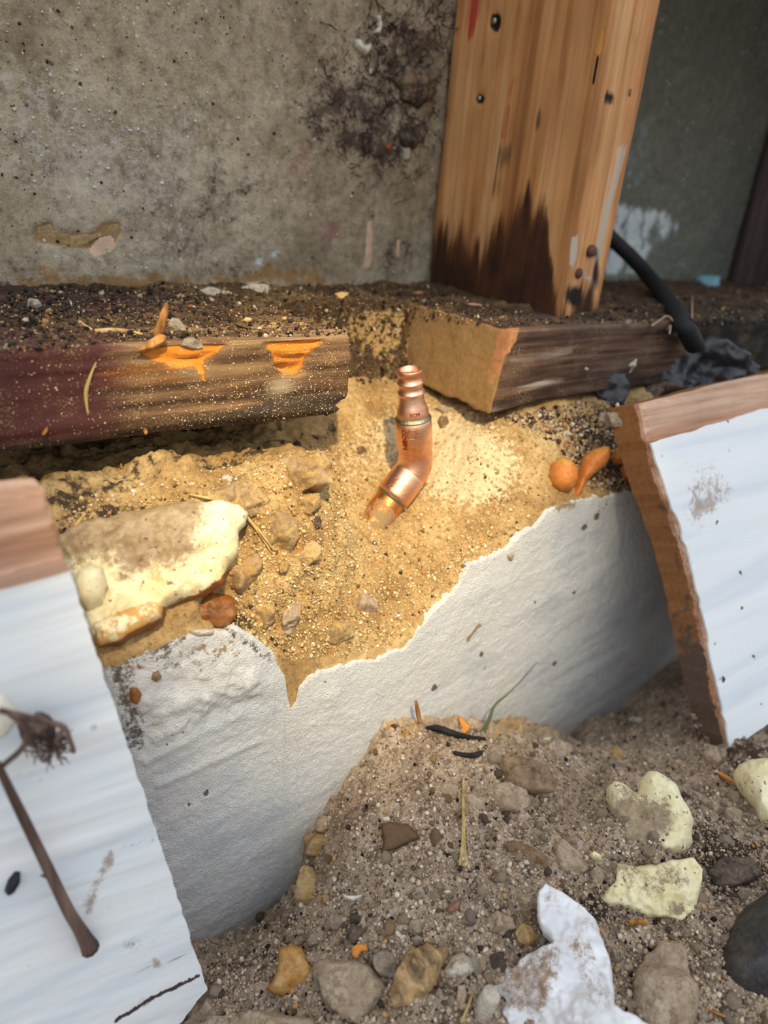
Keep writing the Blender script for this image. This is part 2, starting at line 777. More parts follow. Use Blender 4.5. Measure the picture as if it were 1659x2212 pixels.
M_BOARD = wood('board_timber', 0, lin((148, 96, 70)), lin((196, 150, 122)), lin((222, 184, 158)), 0.9,
               [('r', lin((142, 98, 60)), .6, .4, .6, 'M'), ('g', lin((98, 80, 68)), 1.8, .35, .75, 'M')], rough=0.9)
M_CHIP = wood('splinter_timber', 2, lin((84, 52, 26)), lin((156, 104, 50)), lin((204, 150, 82)), 2.4, bump=.7)
M_STRAW = wood('dry_straw', 2, lin((150, 118, 62)), lin((196, 166, 104)), lin((214, 190, 130)), 2)
M_PINKCHIP = wood('pink_splinter', 0, lin((170, 110, 86)), lin((212, 156, 126)), lin((226, 176, 150)), 2)
M_TWIG = wood('brown_twig', 2, lin((66, 52, 46)), lin((104, 84, 74)), lin((140, 118, 104)), 2)
M_OLDCHUNK = wood('old_wood_chunk', 1, lin((96, 76, 50)), lin((158, 130, 92)), lin((206, 168, 116)), 3.0, bump=.9, dust=lin((176, 156, 128)))


def m_board_paint():
    g = G('white_board_paint')
    v = g.stretch((.06, 1, 1))
    n = g.noise(60, 4, 0.55, 0.3, v)
    s = g.noise(900, 2, .6)
    b = g.noise(26, 3, .5)
    c = g.ramp(n, [(0.3, lin((214, 222, 230))), (0.5, lin((232, 236, 238))), (0.7, lin((238, 241, 242)))])
    c = g.mix(g.math('MULTIPLY', g.edge('r', g.noise(220, 8, .85), 2.6, .34, 1.0), .75), c, lin((150, 122, 96)))
    c = g.mix(g.edge('g', g.noise(300, 3, .6), .7, .45, .6), c, lin((70, 58, 56)))
    c = g.mix(g.edge('b', g.noise(120, 4, .6, 0, v), .9, .42, .62), c, lin((176, 140, 120)))
    sp_ = g.vor(95)
    c = g.mix(g.math('MULTIPLY', g.ramp(sp_, [(0.06, .8), (0.12, 0)]), g.ramp(b, [(.5, 0), (.6, .6)])), c, lin((150, 128, 110)))
    h = g.math('ADD', n, g.math('MULTIPLY', s, .12))
    g.bump(h, .25, .0015)
    return g.out(c, .5, spec=.4)


M_BPAINT = m_board_paint()


def m_wall_paint():
    g = G('white_masonry_paint')
    n = g.noise(500, 5, .6)
    n2 = g.noise(1700, 3, .6)
    n3 = g.noise(40, 4, .5)
    c = g.ramp(n3, [(.3, lin((216, 220, 224))), (.55, lin((236, 237, 236))), (.75, lin((230, 230, 226)))])
    k = g.noise(90, 5, .7)
    c = g.mix(g.math('MULTIPLY', g.edge('r', g.noise(240, 7, .85), 3.0, .42, .80), .9), c, g.mix(n, lin((50, 38, 30)), lin((110, 90, 74))))
    c = g.mix(g.edge('g', k, 1.6, .42, .7), c, lin((150, 90, 48)))
    c = g.mix(g.edge('b', g.noise(260, 4, .7), 1.1, .48, .62), c, lin((176, 152, 118)))
    c = g.mix(g.edge('a', g.noise(700, 3, .6), .7, .45, .6), c, lin((120, 108, 92)))
    g.bump(g.math('ADD', n, g.math('MULTIPLY', n2, 1.1)), .9, .0014)
    return g.out(c, .6, spec=.35)


M_WPAINT = m_wall_paint()


def m_concrete():
    g = G('sandy_concrete')
    n = g.noise(36, 5, .62)
    n2 = g.noise(420, 4, .75)
    n3 = g.noise(1500, 3, .7)
    c = g.ramp(n, [(.3, lin((142, 112, 72))), (.48, lin((182, 149, 99))), (.66, lin((206, 177, 127)))])
    c = g.mix(.75, c, g.ramp(n2, [(.32, .45), (.5, .95), (.7, 1.12)]), 'MULTIPLY')
    c = g.mix(.6, c, g.ramp(n3, [(.3, .5), (.55, 1.05)]), 'MULTIPLY')
    c = g.mix(g.edge('g', n2, .7, .4, .6), c, g.mix(n2, lin((196, 172, 132)), lin((226, 208, 172))))
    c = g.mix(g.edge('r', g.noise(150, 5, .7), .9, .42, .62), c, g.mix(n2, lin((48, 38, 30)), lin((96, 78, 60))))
    c = g.mix(g.edge('b', g.noise(150, 5, .7), .8, .42, .6), c, g.mix(n2, lin((150, 96, 34)), lin((196, 140, 66))))
    c = g.mix(g.math('MULTIPLY', g.ramp(g.vor(330), [(.1, .75), (.17, 0)]), g.ramp(g.noise(55, 3), [(.5, 0), (.58, 1)])), c, lin((60, 50, 42)))
    g.bump(g.math('ADD', g.math('MULTIPLY', n2, 1.0), g.math('MULTIPLY', n3, .5)), .7, .0012)
    return g.out(c, .92, spec=.2)


M_CONC = m_concrete()


def m_dirt(name, cols, dark):
    g = G(name)
    n = g.noise(45, 6, .68)
    n2 = g.noise(330, 5, .75)
    n3 = g.noise(1300, 3, .7)
    c = g.ramp(n, [(.32, cols[0]), (.5, cols[1]), (.68, cols[2])])
    c = g.mix(.8, c, g.ramp(n2, [(.32, .42), (.5, .95), (.7, 1.2)]), 'MULTIPLY')
    c = g.mix(.6, c, g.ramp(n3, [(.3, .5), (.55, 1.08)]), 'MULTIPLY')
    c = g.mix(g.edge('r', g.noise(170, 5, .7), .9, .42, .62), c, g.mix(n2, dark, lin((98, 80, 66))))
    c = g.mix(g.edge('g', g.noise(170, 5, .7), .9, .42, .62), c, g.mix(n2, lin((166, 134, 84)), lin((206, 172, 116))))
    c = g.mix(g.ramp(g.noise(110, 3, .5), [(.64, 0), (.7, .7)]), c, lin((70, 58, 52)))
    g.bump(g.math('ADD', n2, g.math('MULTIPLY', n3, .5)), .8, .0014)
    return g.out(c, .95, spec=.15)


M_DIRT = m_dirt('dug_dirt', (lin((138, 119, 102)), lin((182, 160, 138)), lin((204, 185, 164))), lin((40, 32, 28)))
M_SOIL = m_dirt('dark_soil_on_plate', (lin((58, 46, 36)), lin((96, 76, 54)), lin((140, 114, 78))), lin((30, 22, 20)))


def m_plaster():
    g = G('mouldy_plaster')
    n = g.noise(22, 6, .62, .4)
    n2 = g.noise(170, 6, .72)
    n3 = g.noise(900, 4, .7)
    v = g.stretch((1, 1, .5))
    c = g.ramp(n, [(.3, lin((134, 120, 98))), (.48, lin((172, 157, 132))), (.66, lin((196, 182, 157)))])
    c = g.mix(.9, c, g.ramp(n2, [(.3, .42), (.48, .92), (.7, 1.25)]), 'MULTIPLY')
    c = g.mix(.6, c, g.ramp(n3, [(.3, .5), (.6, 1.1)]), 'MULTIPLY')
    wn = g.noise(210, 6, .85)
    c = g.mix(g.math('MULTIPLY', g.edge('b', wn, 2.2, .42, .9), .8), c, lin((196, 188, 176)))
    c = g.mix(g.math('MULTIPLY', g.edge('a', g.noise(85, 7, .8, .4), 2.0, .40, .85), .85), c, g.mix(n2, lin((44, 32, 30)), lin((92, 74, 64))))
    c = g.mix(g.math('MULTIPLY', g.edge('r', g.noise(120, 6, .8), 1.6, .42, .8, 'M2'), .85), c, g.mix(n2, lin((130, 92, 88)), lin((166, 128, 118))))
    c = g.mix(g.math('MULTIPLY', g.edge('b', g.noise(90, 5, .65), 1.0, .42, .6, 'M2'), .9), c, g.mix(n2, lin((190, 202, 206)), lin((232, 240, 242))))
    c = g.mix(g.math('MULTIPLY', g.edge('g', g.noise(60, 5, .7, .2, v), 1.1, .42, .68, 'M2'), .85), c, g.mix(n2, lin((70, 76, 70)), lin((122, 128, 118))))
    c = g.mix(g.math('MULTIPLY', g.edge('r', g.noise(80, 8, .8), 2.0, .40, .72), .92), c, g.mix(n2, lin((96, 70, 46)), lin((196, 156, 104))))
    c = g.mix(g.edge('g', g.noise(140, 4, .6), .5, .46, .54), c, g.mix(n3, lin((196, 160, 128)), lin((232, 204, 178))))
    c = g.mix(g.math('MULTIPLY', g.ramp(g.vor(240), [(.08, .8), (.14, 0)]), g.ramp(g.noise(35, 2), [(.5, 0), (.6, 1)])), c, lin((66, 56, 48)))
    c = g.mix(g.math('MULTIPLY', g.ramp(g.vor(150), [(.10, .9), (.14, 0)]), g.ramp(g.noise(25, 2), [(.5, 0), (.55, 1)])), c, lin((206, 204, 198)))
    g.bump(g.math('ADD', n2, g.math('MULTIPLY', n3, .5)), .5, .0013)
    return g.out(c, .93, spec=.15)


M_PLASTER = m_plaster()


def m_foam(name, base, deep, dirt, shine=.45):
    g = G(name)
    n = g.noise(60, 5, .6)
    n2 = g.noise(600, 4, .7)
    c = g.ramp(n, [(.3, deep), (.55, base), (.75, tuple(min(1, v * 1.15) for v in base))])
    c = g.mix(.35, c, g.ramp(n2, [(.3, .6), (.6, 1.1)]), 'MULTIPLY')
    dn = g.noise(160, 6, .75)
    c = g.mix(g.math('MULTIPLY', g.edge('b', dn, 1.0, .42, .6), .9), c, lin((206, 150, 70)))
    c = g.mix(g.math('MULTIPLY', g.edge('r', g.noise(100, 9, .9), 3.4, .30, 1.0), .9), c, g.mix(n2, tuple(v * .5 for v in dirt), dirt))
    c = g.mix(g.edge('g', g.noise(90, 5, .6), .8, .42, .6), c, g.mix(n2, lin((84, 40, 12)), lin((172, 98, 30))))
    c = g.mix(g.ramp(g.noise(420, 2, .5), [(.66, 0), (.7, .8)]), c, lin((96, 74, 52)))
    g.bump(g.math('ADD', n2, g.math('MULTIPLY', dn, .8)), .35, .001)
    return g.out(c, shine, spec=.4, sss=.25, sssr=.003)


M_FOAM = m_foam('yellow_foam', lin((236, 226, 188)), lin((222, 200, 142)), lin((166, 134, 98)))
M_CREAM = m_foam('cream_foam', lin((236, 226, 186)), lin((220, 204, 150)), lin((156, 130, 106)), .6)
M_ORANGE = m_foam('orange_foam', lin((206, 132, 64)), lin((182, 104, 44)), lin((150, 110, 70)), .6)
M_RUSTFOAM = m_foam('burnt_foam', lin((146, 92, 40)), lin((92, 54, 22)), lin((90, 56, 30)), .4)


def m_rock(name, a, b, c_, rough=.9, sc=1.0, spec=.25, bump=.7, dust=.75):
    g = G(name)
    n = g.noise(70 * sc, 6, .65)
    n2 = g.noise(600 * sc, 4, .75)
    c = g.ramp(n, [(.32, a), (.5, b), (.68, c_)])
    c = g.mix(.7, c, g.ramp(n2, [(.3, .5), (.52, .98), (.72, 1.15)]), 'MULTIPLY')
    if dust:
        c = g.mix(g.math('MULTIPLY', g.ramp(g.noise(120, 6, .8), [(.40, 0), (.62, 1)]), dust), c, g.mix(n2, lin((132, 113, 95)), lin((190, 168, 144))))
    c = g.mix(g.edge('r', g.noise(200, 6, .8), 1.6, .42, .7), c, g.mix(n2, lin((110, 90, 70)), lin((176, 150, 120))))
    c = g.mix(g.edge('g', g.noise(200, 5, .7), 1.0, .42, .6), c, lin((34, 30, 30)))
    g.bump(g.math('ADD', n, n2), bump, .0016)
    return g.out(c, rough, spec=spec)


R_TAN = m_rock('tan_stone', lin((154, 133, 110)), lin((186, 165, 140)), lin((206, 189, 166)))
R_GREY = m_rock('grey_stone', lin((116, 106, 96)), lin((152, 140, 126)), lin((178, 167, 152)))
R_DARK = m_rock('dark_stone', lin((44, 38, 36)), lin((72, 62, 56)), lin((100, 86, 76)), dust=.5)
R_BLACK = m_rock('black_cobble', lin((26, 28, 32)), lin((42, 44, 48)), lin((80, 76, 72)), .42, .8, .5, .2, .12)
R_BROWN = m_rock('brown_stone', lin((92, 66, 42)), lin((126, 98, 66)), lin((156, 128, 94)))
R_OCHRE = m_rock('ochre_stone', lin((148, 112, 66)), lin((182, 146, 92)), lin((206, 174, 120)))
R_WHITE = m_rock('whitish_stone', lin((188, 178, 162)), lin((210, 200, 184)), lin((228, 220, 206)), dust=.5)
R_AMBER = m_rock('amber_resin', lin((150, 96, 36)), lin((190, 140, 72)), lin((214, 176, 116)), .4, 1, .3, .4, .3)
R_SAND = m_rock('sandstone_lump', lin((160, 126, 72)), lin((198, 164, 104)), lin((218, 188, 132)))
R_RED = m_rock('reddish_stone', lin((120, 70, 54)), lin((150, 96, 76)), lin((170, 120, 96)))


def plain(name, col, rough=.7, metal=0, spec=.3, bump=0, bs=800):
    g = G(name)
    n = g.noise(bs, 4, .65)
    c = g.mix(.5, col, g.ramp(n, [(.3, .55), (.6, 1.1)]), 'MULTIPLY')
    if bump:
        g.bump(n, bump, .001)
    return g.out(c, rough, metal, spec)


def grain_mat(name, rough=.9):
    g = G(name)
    n = g.noise(1600, 3, .7)
    c = g.mix(.5, g.attr('c'), g.ramp(n, [(.3, .6), (.6, 1.1)]), 'MULTIPLY')
    g.bump(n, .4, .0006)
    return g.out(c, rough, spec=.2)


M_GRAIN = grain_mat('loose_grains')
M_RUBBER = plain('black_rubber', lin((34, 34, 36)), .6, bump=.4)
M_FELT = plain('black_membrane', lin((44, 45, 50)), .42, spec=.55, bump=.3, bs=250)
M_LEAF = plain('orange_leaf', lin((214, 140, 62)), .7, bump=.3)
M_TANLEAF = plain('tan_leaf', lin((206, 172, 110)), .7, bump=.3)
M_BROWNLEAF = plain('brown_flake', lin((98, 74, 50)), .6, bump=.6, bs=400)
M_GREEN = plain('green_stem', lin((86, 98, 66)), .6)
M_BLUE = plain('blue_scrap', lin((120, 164, 182)), .5)
M_SHELL = plain('white_shell', lin((222, 216, 200)), .35, spec=.5)
M_STEEL = plain('dull_steel', lin((168, 166, 160)), .3, 1.0)
M_RUST = plain('rusty_nail', lin((104, 74, 62)), .6, .4, bump=.4)
M_WEB = plain('web_fibre', lin((170, 150, 130)), .6)
M_ROOT = plain('root_fibre', lin((74, 54, 50)), .9)
M_PELLET = plain('dark_pellet', lin((34, 34, 44)), .5)
M_REDBIT = plain('orange_red_crumb', lin((206, 84, 40)), .6)
M_BLACKSEED = plain('dark_seed', lin((58, 52, 46)), .5)


def m_paper():
    g = G('torn_white_sheet')
    n = g.noise(50, 4, .5)
    n2 = g.noise(300, 5, .7)
    c = g.ramp(n, [(.3, lin((206, 204, 204))), (.6, lin((232, 232, 234)))])
    c = g.mix(g.edge('r', g.noise(120, 9, .9), 3.0, .34, .85), c, g.mix(n2, lin((118, 96, 76)), lin((172, 146, 120))))
    g.bump(n2, .2, .001)
    return g.out(c, .55, spec=.35)


M_PAPER = m_paper()


def m_copper(name, a, b, c_, dirt=0.0):
    g = G(name)
    n = g.noise(90, 5, .65)
    v = g.stretch((1, 1, 14))
    s = g.noise(160, 4, .7, .3, v)
    f = g.noise(1200, 3, .7)
    c = g.ramp(n, [(.3, a), (.5, b), (.7, c_)])
    c = g.mix(.5, c, g.ramp(s, [(.3, .6), (.6, 1.1)]), 'MULTIPLY')
    r = g.ramp(n, [(.3, .5), (.7, .28)])
    if dirt:
        k = g.edge('r', g.noise(260, 6, .8), 2.2, .40, .75)
        c = g.mix(k, c, g.mix(f, lin((84, 68, 48)), lin((190, 158, 112))))
        r = g.mix(k, r, (.9, .9, .9))
        g.put(g.b.inputs['Metallic'], g.math('SUBTRACT', 1.0, k))
    g.bump(g.math('ADD', s, g.math('MULTIPLY', f, .4)), .22, .0006)
    m = g.out(c, r, 1.0, .5)
    if dirt:
        g.t.links.new(g.math('SUBTRACT', 1.0, k), g.b.inputs['Metallic'])
    return m


M_COPPER = m_copper('brushed_copper', lin((214, 142, 100)), lin((246, 190, 156)), lin((252, 214, 190)))
M_COPPER2 = m_copper('tarnished_copper', lin((176, 108, 56)), lin((226, 150, 88)), lin((240, 176, 120)), 1.0)
M_STAMP = plain('tarnished_stamp', lin((150, 84, 50)), .45, .9)
M_SOLDER = plain('grey_solder', lin((150, 146, 128)), .35, 1.0, bump=.5)

# ------------------------------------------------------------------ setting: back wall
YW = 0.14
xs = np.linspace(-0.17, 0.70, 560)
zs = np.linspace(0.02, 0.52, 300)
A, B = np.meshgrid(xs, zs, indexing='ij')
P = np.stack([A, np.full_like(A, YW), B], -1)
px, py = proj(P)
tan_t = np.maximum(pmask(px, py, [(75, 490), (110, 475), (125, 500), (200, 502), (225, 480), (258, 478), (262, 500), (240, 545), (225, 560), (190, 535), (110, 532), (70, 520)], 6),
                   pmask(px, py, [(40, 605), (90, 580), (200, 600), (300, 590), (400, 600), (520, 590), (570, 570), (690, 572), (700, 610), (560, 620), (300, 645), (50, 640)], 26) * .8)
pink = np.maximum.reduce([pmask(px, py, [(193, 540), (215, 515), (240, 508), (254, 530), (240, 545), (205, 558)], 4),
                          pmask(px, py, [(424, 622), (470, 612), (500, 628), (470, 645), (430, 642)], 5),
                          pmask(px, py, [(520, 618), (545, 608), (585, 612), (582, 635), (530, 642)], 5),
                          pmask(px, py, [(795, 480), (806, 476), (805, 530), (800, 578), (785, 582), (790, 530)], 3),
                          pmask(px, py, [(858, 520), (866, 516), (862, 555), (854, 556)], 3), emask(px, py, 105, 500, 10, 8), emask(px, py, 225, 640, 9, 6)])
white = .62 * np.clip(.9 * emask(px, py, 230, 320, 220, 150) + .6 * emask(px, py, 40, 200, 120, 160) + .5 * emask(px, py, 440, 260, 80, 80)
                + .5 * emask(px, py, 330, 420, 220, 90) + .7 * emask(px, py, 330, 560, 200, 45) + .4 * emask(px, py, 550, 500, 200, 80), 0, 1) * (px < 960)
grime = .72 * np.clip(.95 * emask(px, py, 900, 90, 130, 130) + .75 * emask(px, py, 780, 260, 130, 110) + .6 * emask(px, py, 860, 340, 90, 80) + .5 * emask(px, py, 700, 200, 90, 120)
                + .55 * emask(px, py, 870, 560, 110, 60) + .6 * emask(px, py, 500, 590, 120, 25) + .8 * emask(px, py, 40, 620, 90, 30) + .6 * emask(px, py, 470, 440, 170, 130), 0, 1)
mauve = .85 * np.clip(1.0 * emask(px, py, 712, 500, 32, 38) + .7 * emask(px, py, 640, 350, 60, 70) + .6 * emask(px, py, 740, 130, 60, 50) + .7 * emask(px, py, 395, 605, 40, 14), 0, 1)
right = sstep(1240, 1300, px) * .95
pale = np.clip(pmask(px, py, [(1290, 430), (1360, 450), (1440, 460), (1472, 490), (1440, 520), (1410, 545), (1380, 590), (1290, 600)], 18) + .5 * emask(px, py, 1370, 330, 70, 140)
               + .35 * emask(px, py, 560, 560, 120, 40), 0, 1)
M = np.stack([tan_t, pink, white, grime], -1)
M2 = np.stack([mauve, right * (1 - .5 * pale), pale, np.zeros_like(px)], -1)
dy = -0.0022 * fbm(P, 18, 4, 1) - 0.0016 * fbm(P, 120, 4, 2) - 0.004 * grime * np.maximum(fbm(P, 70, 4, 5), 0) + 0.0011 * tan_t - .0008 * pink
P[..., 1] += dy
F = grid_faces(*A.shape)
V = P.reshape(-1, 3)
tag(obj('wall_back', V, F, M_PLASTER, None, True, M.reshape(-1, 4), M2.reshape(-1, 4)), kind='structure',
    label='mouldy grey plaster back wall with torn tan patches behind the stud')
base_surface(V, F)
WALL = bpy.data.objects['wall_back']

# siding above the opening, outside the frame
V, F = rbox(-1.0, 1.4, -.032, .02, .50, 1.3, .3, .002)
tag(obj('wall_upper', V, F, M_BPAINT, None, True, np.zeros((len(V), 4))), kind='structure', label='painted house wall above the opened strip')

V, F = rbox(.235, 1.4, -.032, .016, .262, .50, .2, .002)  # out-of-frame siding added to darken the right side of the cavity
tag(obj('shade_wall_right', V, F, M_BPAINT, None, True, np.zeros((len(V), 4))), kind='structure', label='unseen siding added above the right part of the opening to darken the cavity')

# ------------------------------------------------------------------ setting: foundation
YF = -0.045
EDGE = [(-200, 1480), (100, 1455), (240, 1430), (300, 1398), (380, 1372), (440, 1368), (500, 1352), (545, 1372), (580, 1398), (600, 1425), (640, 1440), (700, 1442), (760, 1427), (840, 1406), (870, 1398),
        (900, 1352), (955, 1292), (985, 1262), (1000, 1232), (1012, 1212), (1050, 1196), (1090, 1184), (1105, 1164), (1120, 1150), (1150, 1130), (1180, 1095), (1210, 1082), (1300, 1070), (1360, 1060), (1500, 1040), (1900, 980)]
E3 = np.array([on(x, y, 1, YF) for x, y in EDGE])
E3 = E3[np.argsort(E3[:, 0])]


def z_edge(x):
    return np.interp(x, E3[:, 0], E3[:, 2])


DRIP = np.array([on(x, y, 1, YF - .001) for x, y in [(590, 1420), (612, 1450), (618, 1500), (628, 1532), (642, 1510), (648, 1480), (668, 1458), (700, 1440)]])


def z_paint(x):
    a = z_edge(x)
    d = np.interp(x, DRIP[:, 0], DRIP[:, 2], left=1, right=1)
    return np.minimum(a, d)


cp, cv = [], []
for x in np.arange(-.3, .62, .012):
    cp.append((x, YF)); cv.append(float(z_edge(x)))
for x in np.arange(-.3, -.005, .03):
    for y, z in ((-.006, -.015), (.03, -.018), (.08, -.014), (.15, -.010)):
        cp.append((x, y)); cv.append(z)
for x in np.arange(.10, .62, .035):
    for y, z in ((-.014, -.005), (.03, -.006), (.08, -.006), (.15, -.006)):
        cp.append((x, y)); cv.append(z)
for x, y, z in ((.018, .0, -.052), (.0, .0, -.050), (.035, .0, -.052), (.018, -.02, -.066), (-.01, -.008, -.036), (.06, -.01, -.042), (.075, -.012, -.022), (.02, .06, -.003), (.05, .065, -.003), (.08, .06, -.002), (.0, .03, -.02),
                (.05, .03, -.036), (.02, .03, -.034), (.05, .1, .0), (.02, .1, .0), (-.04, -.03, -.036), (-.03, -.02, -.03), (-.06, -.02, -.017), (-.1, -.025, -.024), (-.13, -.025, -.027), (.1, -.03, -.026), (.14, -.03, -.026)):
    cp.append((x, y)); cv.append(z)
HC = rbf_fit(cp, cv, 2e-4)

xs = np.concatenate([np.linspace(-.32, -.15, 40), np.linspace(-.149, .21, 480), np.linspace(.212, .6, 90)])
ys = np.linspace(YF, .135, 230)
zr = np.linspace(0, 1, 40)
A, B = np.meshgrid(xs, ys, indexing='ij')
H = HC(A, B)
top = np.stack([A, B, H], -1)
FZ = -.34 + (z_edge(xs)[:, None] + .34) * zr[None, :-1]
front = np.stack([np.repeat(xs[:, None], 39, 1), np.full_like(FZ, YF), FZ], -1)
P = np.concatenate([front, top], 1)
F = grid_faces(*P.shape[:2])
nr = vnormals(P.reshape(-1, 3), F).reshape(P.shape)
if nr[200, 150, 2] < 0:
    nr = -nr
    F = F[:, ::-1]
px, py = proj(P)
rough_l = sstep(900, 560, px) * sstep(1480, 1380, py)
wgt = np.ones(P.shape[:2])
wgt[:, :39] = 0.15
disp = .0065 * fbm(P, 38, 4, 21) * (.45 + 1.1 * rough_l) + .0036 * fbm(P, 120, 4, 22) * (.5 + 1.0 * rough_l) + .0014 * fbm(P, 480, 3, 23) + .004 * rough_l * np.abs(fbm(P, 60, 3, 24))
bx, by = proj(np.array([.018, 0, -.058]))
disp = disp * (1 - .6 * emask(px, py, bx, by, 60, 50)) * wgt
P = P + nr * disp[..., None]
under = np.clip(.45 * sstep(40, 0, seg_dist(px, py, [(100, 1080), (400, 1015), (740, 925)], False)) + .6 * emask(px, py, 200, 1110, 110, 40)  # shade painted along the left plate's underside, together with real soil stains
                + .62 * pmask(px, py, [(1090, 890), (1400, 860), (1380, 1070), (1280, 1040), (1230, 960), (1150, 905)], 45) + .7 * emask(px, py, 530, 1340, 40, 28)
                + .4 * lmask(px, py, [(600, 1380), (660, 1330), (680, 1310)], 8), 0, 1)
pale = np.clip(.9 * emask(px, py, 1010, 1010, 130, 100) + .6 * emask(px, py, 900, 930, 120, 70) + .4 * emask(px, py, 760, 1010, 70, 90), 0, 1)
och = np.clip(.8 * emask(px, py, 830, 740, 70, 70) + .5 * emask(px, py, 620, 1180, 80, 50) + .35 * emask(px, py, 800, 880, 50, 50), 0, 1)
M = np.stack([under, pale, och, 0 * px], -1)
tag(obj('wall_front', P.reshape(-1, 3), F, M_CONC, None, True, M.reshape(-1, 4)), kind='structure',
    label='broken sandy concrete foundation wall with white painted face')
base_surface(P.reshape(-1, 3), F)
FOUND = bpy.data.objects['wall_front']

# paint coat on the foundation face
xs = np.concatenate([np.linspace(-.32, -.14, 40), np.linspace(-.139, .30, 640), np.linspace(.303, .6, 50)])
zr = np.linspace(0, 1, 260) ** .85
rag = .0022 * fbm(np.stack([xs, 0 * xs, 0 * xs], -1), 160, 4, 31) + .0012 * fbm(np.stack([xs, 0 * xs, 0 * xs], -1), 700, 2, 32)
zp = z_paint(xs) + rag - .0005
Z = -.34 + (zp[:, None] + .34) * zr[None]
A = np.repeat(xs[:, None], len(zr), 1)
P = np.stack([A, np.full_like(A, YF - .0016), Z], -1)
px, py = proj(P)
ca, sa = math.cos(.10), math.sin(.10)
Q = np.stack([(A * ca + Z * sa) * .16, A * 0, (-A * sa + Z * ca)], -1)
lumpy = np.clip(pmask(px, py, [(250, 1440), (420, 1380), (560, 1410), (560, 1500), (470, 1560), (400, 1580), (310, 1620), (270, 1560)], 30), 0, 1)
ridge = lmask(px, py, [(310, 1640), (420, 1590), (520, 1540)], 10) + .8 * lmask(px, py, [(340, 1690), (560, 1600)], 8) + .8 * emask(px, py, 710, 1505, 22, 16) + .6 * emask(px, py, 770, 1550, 30, 22)
out_ = .0030 * fbm(P, 14, 3, 41) + .0011 * fbm(Q, 38, 3, 42) + .0005 * fbm(Q, 150, 3, 43) + .0006 * fbm(P, 420, 4, 44) + lumpy * (.005 * fbm(P, 70, 4, 45) + .0016 * fbm(P, 300, 3, 46)) + .0012 * ridge
out_ = out_ * np.minimum(1, .25 + (1 - zr)[None] * 8) + 0.0006
P[..., 1] -= out_
grime = .72 * np.clip(1.0 * lmask(px, py, [(255, 1440), (268, 1490), (285, 1560), (290, 1600)], 22) + .7 * lmask(px, py, [(240, 1440), (330, 1390), (390, 1370)], 18) + .8 * lmask(px, py, [(500, 1365), (600, 1430)], 9)
                + .5 * emask(px, py, 1330, 1090, 60, 22) + .45 * emask(px, py, 370, 1420, 110, 40), 0, 1)
rust = np.clip(1.0 * emask(px, py, 290, 1500, 18, 20) + .9 * emask(px, py, 337, 1460, 14, 12) + .7 * emask(px, py, 300, 1440, 30, 10), 0, 1)
tanm = np.clip(.9 * lmask(px, py, [(1012, 1385), (1022, 1368), (1036, 1352)], 5) + .6 * emask(px, py, 470, 1400, 60, 25) + .8 * emask(px, py, 1215, 1090, 40, 14), 0, 1)
rs = np.random.default_rng(5)
spk = np.zeros_like(px)
for cx_, cy_, rr in [(368, 1580, 3), (395, 1580, 3), (358, 1605, 3), (445, 1713, 7), (408, 1737, 4), (940, 1487, 7), (1200, 1435, 6), (1043, 1415, 6), (700, 1470, 3), (560, 1412, 4), (1240, 1280, 4), (1265, 1140, 6), (1290, 1115, 8), (1262, 1142, 6), (1155, 1300, 3)]:
    spk = np.maximum(spk, emask(px, py, cx_, cy_, rr, rr * 1.3, .4))
M = np.stack([grime, rust, tanm, spk], -1)
# rim: fold the upper edge back to the concrete
rim = P[:, -1:].copy()
rim[..., 1] = YF + .003
rim[..., 2] -= .0006
P = np.concatenate([P, rim], 1)
M = np.concatenate([M, M[:, -1:]], 1)
F = grid_faces(*P.shape[:2])[:, ::-1]
o = obj('paint_coat', P.reshape(-1, 3), F, M_WPAINT, FOUND, True, M.reshape(-1, 4))
o['label'] = 'thick white masonry paint with a ragged broken upper edge'
base_surface(P.reshape(-1, 3), F)

# ------------------------------------------------------------------ setting: dug dirt in front of the foundation
gp, gv = [], []
for x, y in [(410, 2025), (540, 1985), (600, 1930), (648, 1860), (655, 1790), (690, 1740), (720, 1700), (780, 1620), (830, 1553), (900, 1545), (1000, 1545), (1090, 1550), (1180, 1565), (1200, 1625), (1240, 1570), (1290, 1535), (1340, 1525), (1400, 1470)]:
    q = on(x, y, 1, YF)
    gp.append((q[0], q[1])); gv.append(q[2])
    gp.append((q[0], .01)); gv.append(q[2] - .01)
for x, y, z in [(1000, 1900, -.150), (830, 2212, -.168), (1659, 2212, -.160), (1575, 1630, -.166), (1659, 1700, -.162), (450, 2212, -.196), (520, 2080, -.205), (1400, 1800, -.156), (1200, 1750, -.160), (800, 1750, -.146), (760, 1950, -.172), (640, 2050, -.19),
                (1300, 2000, -.158), (1330, 1640, -.176), (1480, 1470, -.190), (1000, 1650, -.143)]:
    q = on(x, y, 2, z)
    gp.append((q[0], q[1])); gv.append(z)
for x, y, z in [(-.5, -.05, -.24), (-.5, -.5, -.21), (0, -.5, -.19), (.5, -.5, -.19), (.6, -.05, -.22), (.35, -.2, -.17)]:
    gp.append((x, y)); gv.append(z)
HG = rbf_fit(gp, gv, 3e-4)
xs = np.concatenate([np.linspace(-1.2, -.18, 40), np.linspace(-.176, .27, 600), np.linspace(.275, 1.4, 50)])
ys = np.concatenate([np.linspace(-1.4, -.28, 40), np.linspace(-.277, -.03, 400), np.linspace(-.028, .0, 10)])
A, B = np.meshgrid(xs, ys, indexing='ij')
H = HG(np.clip(A, -.6, .6), np.clip(B, -.6, .1))
P = np.stack([A, B, H], -1)
px, py = proj(P)
amp = sstep(-.36, -.2, B)
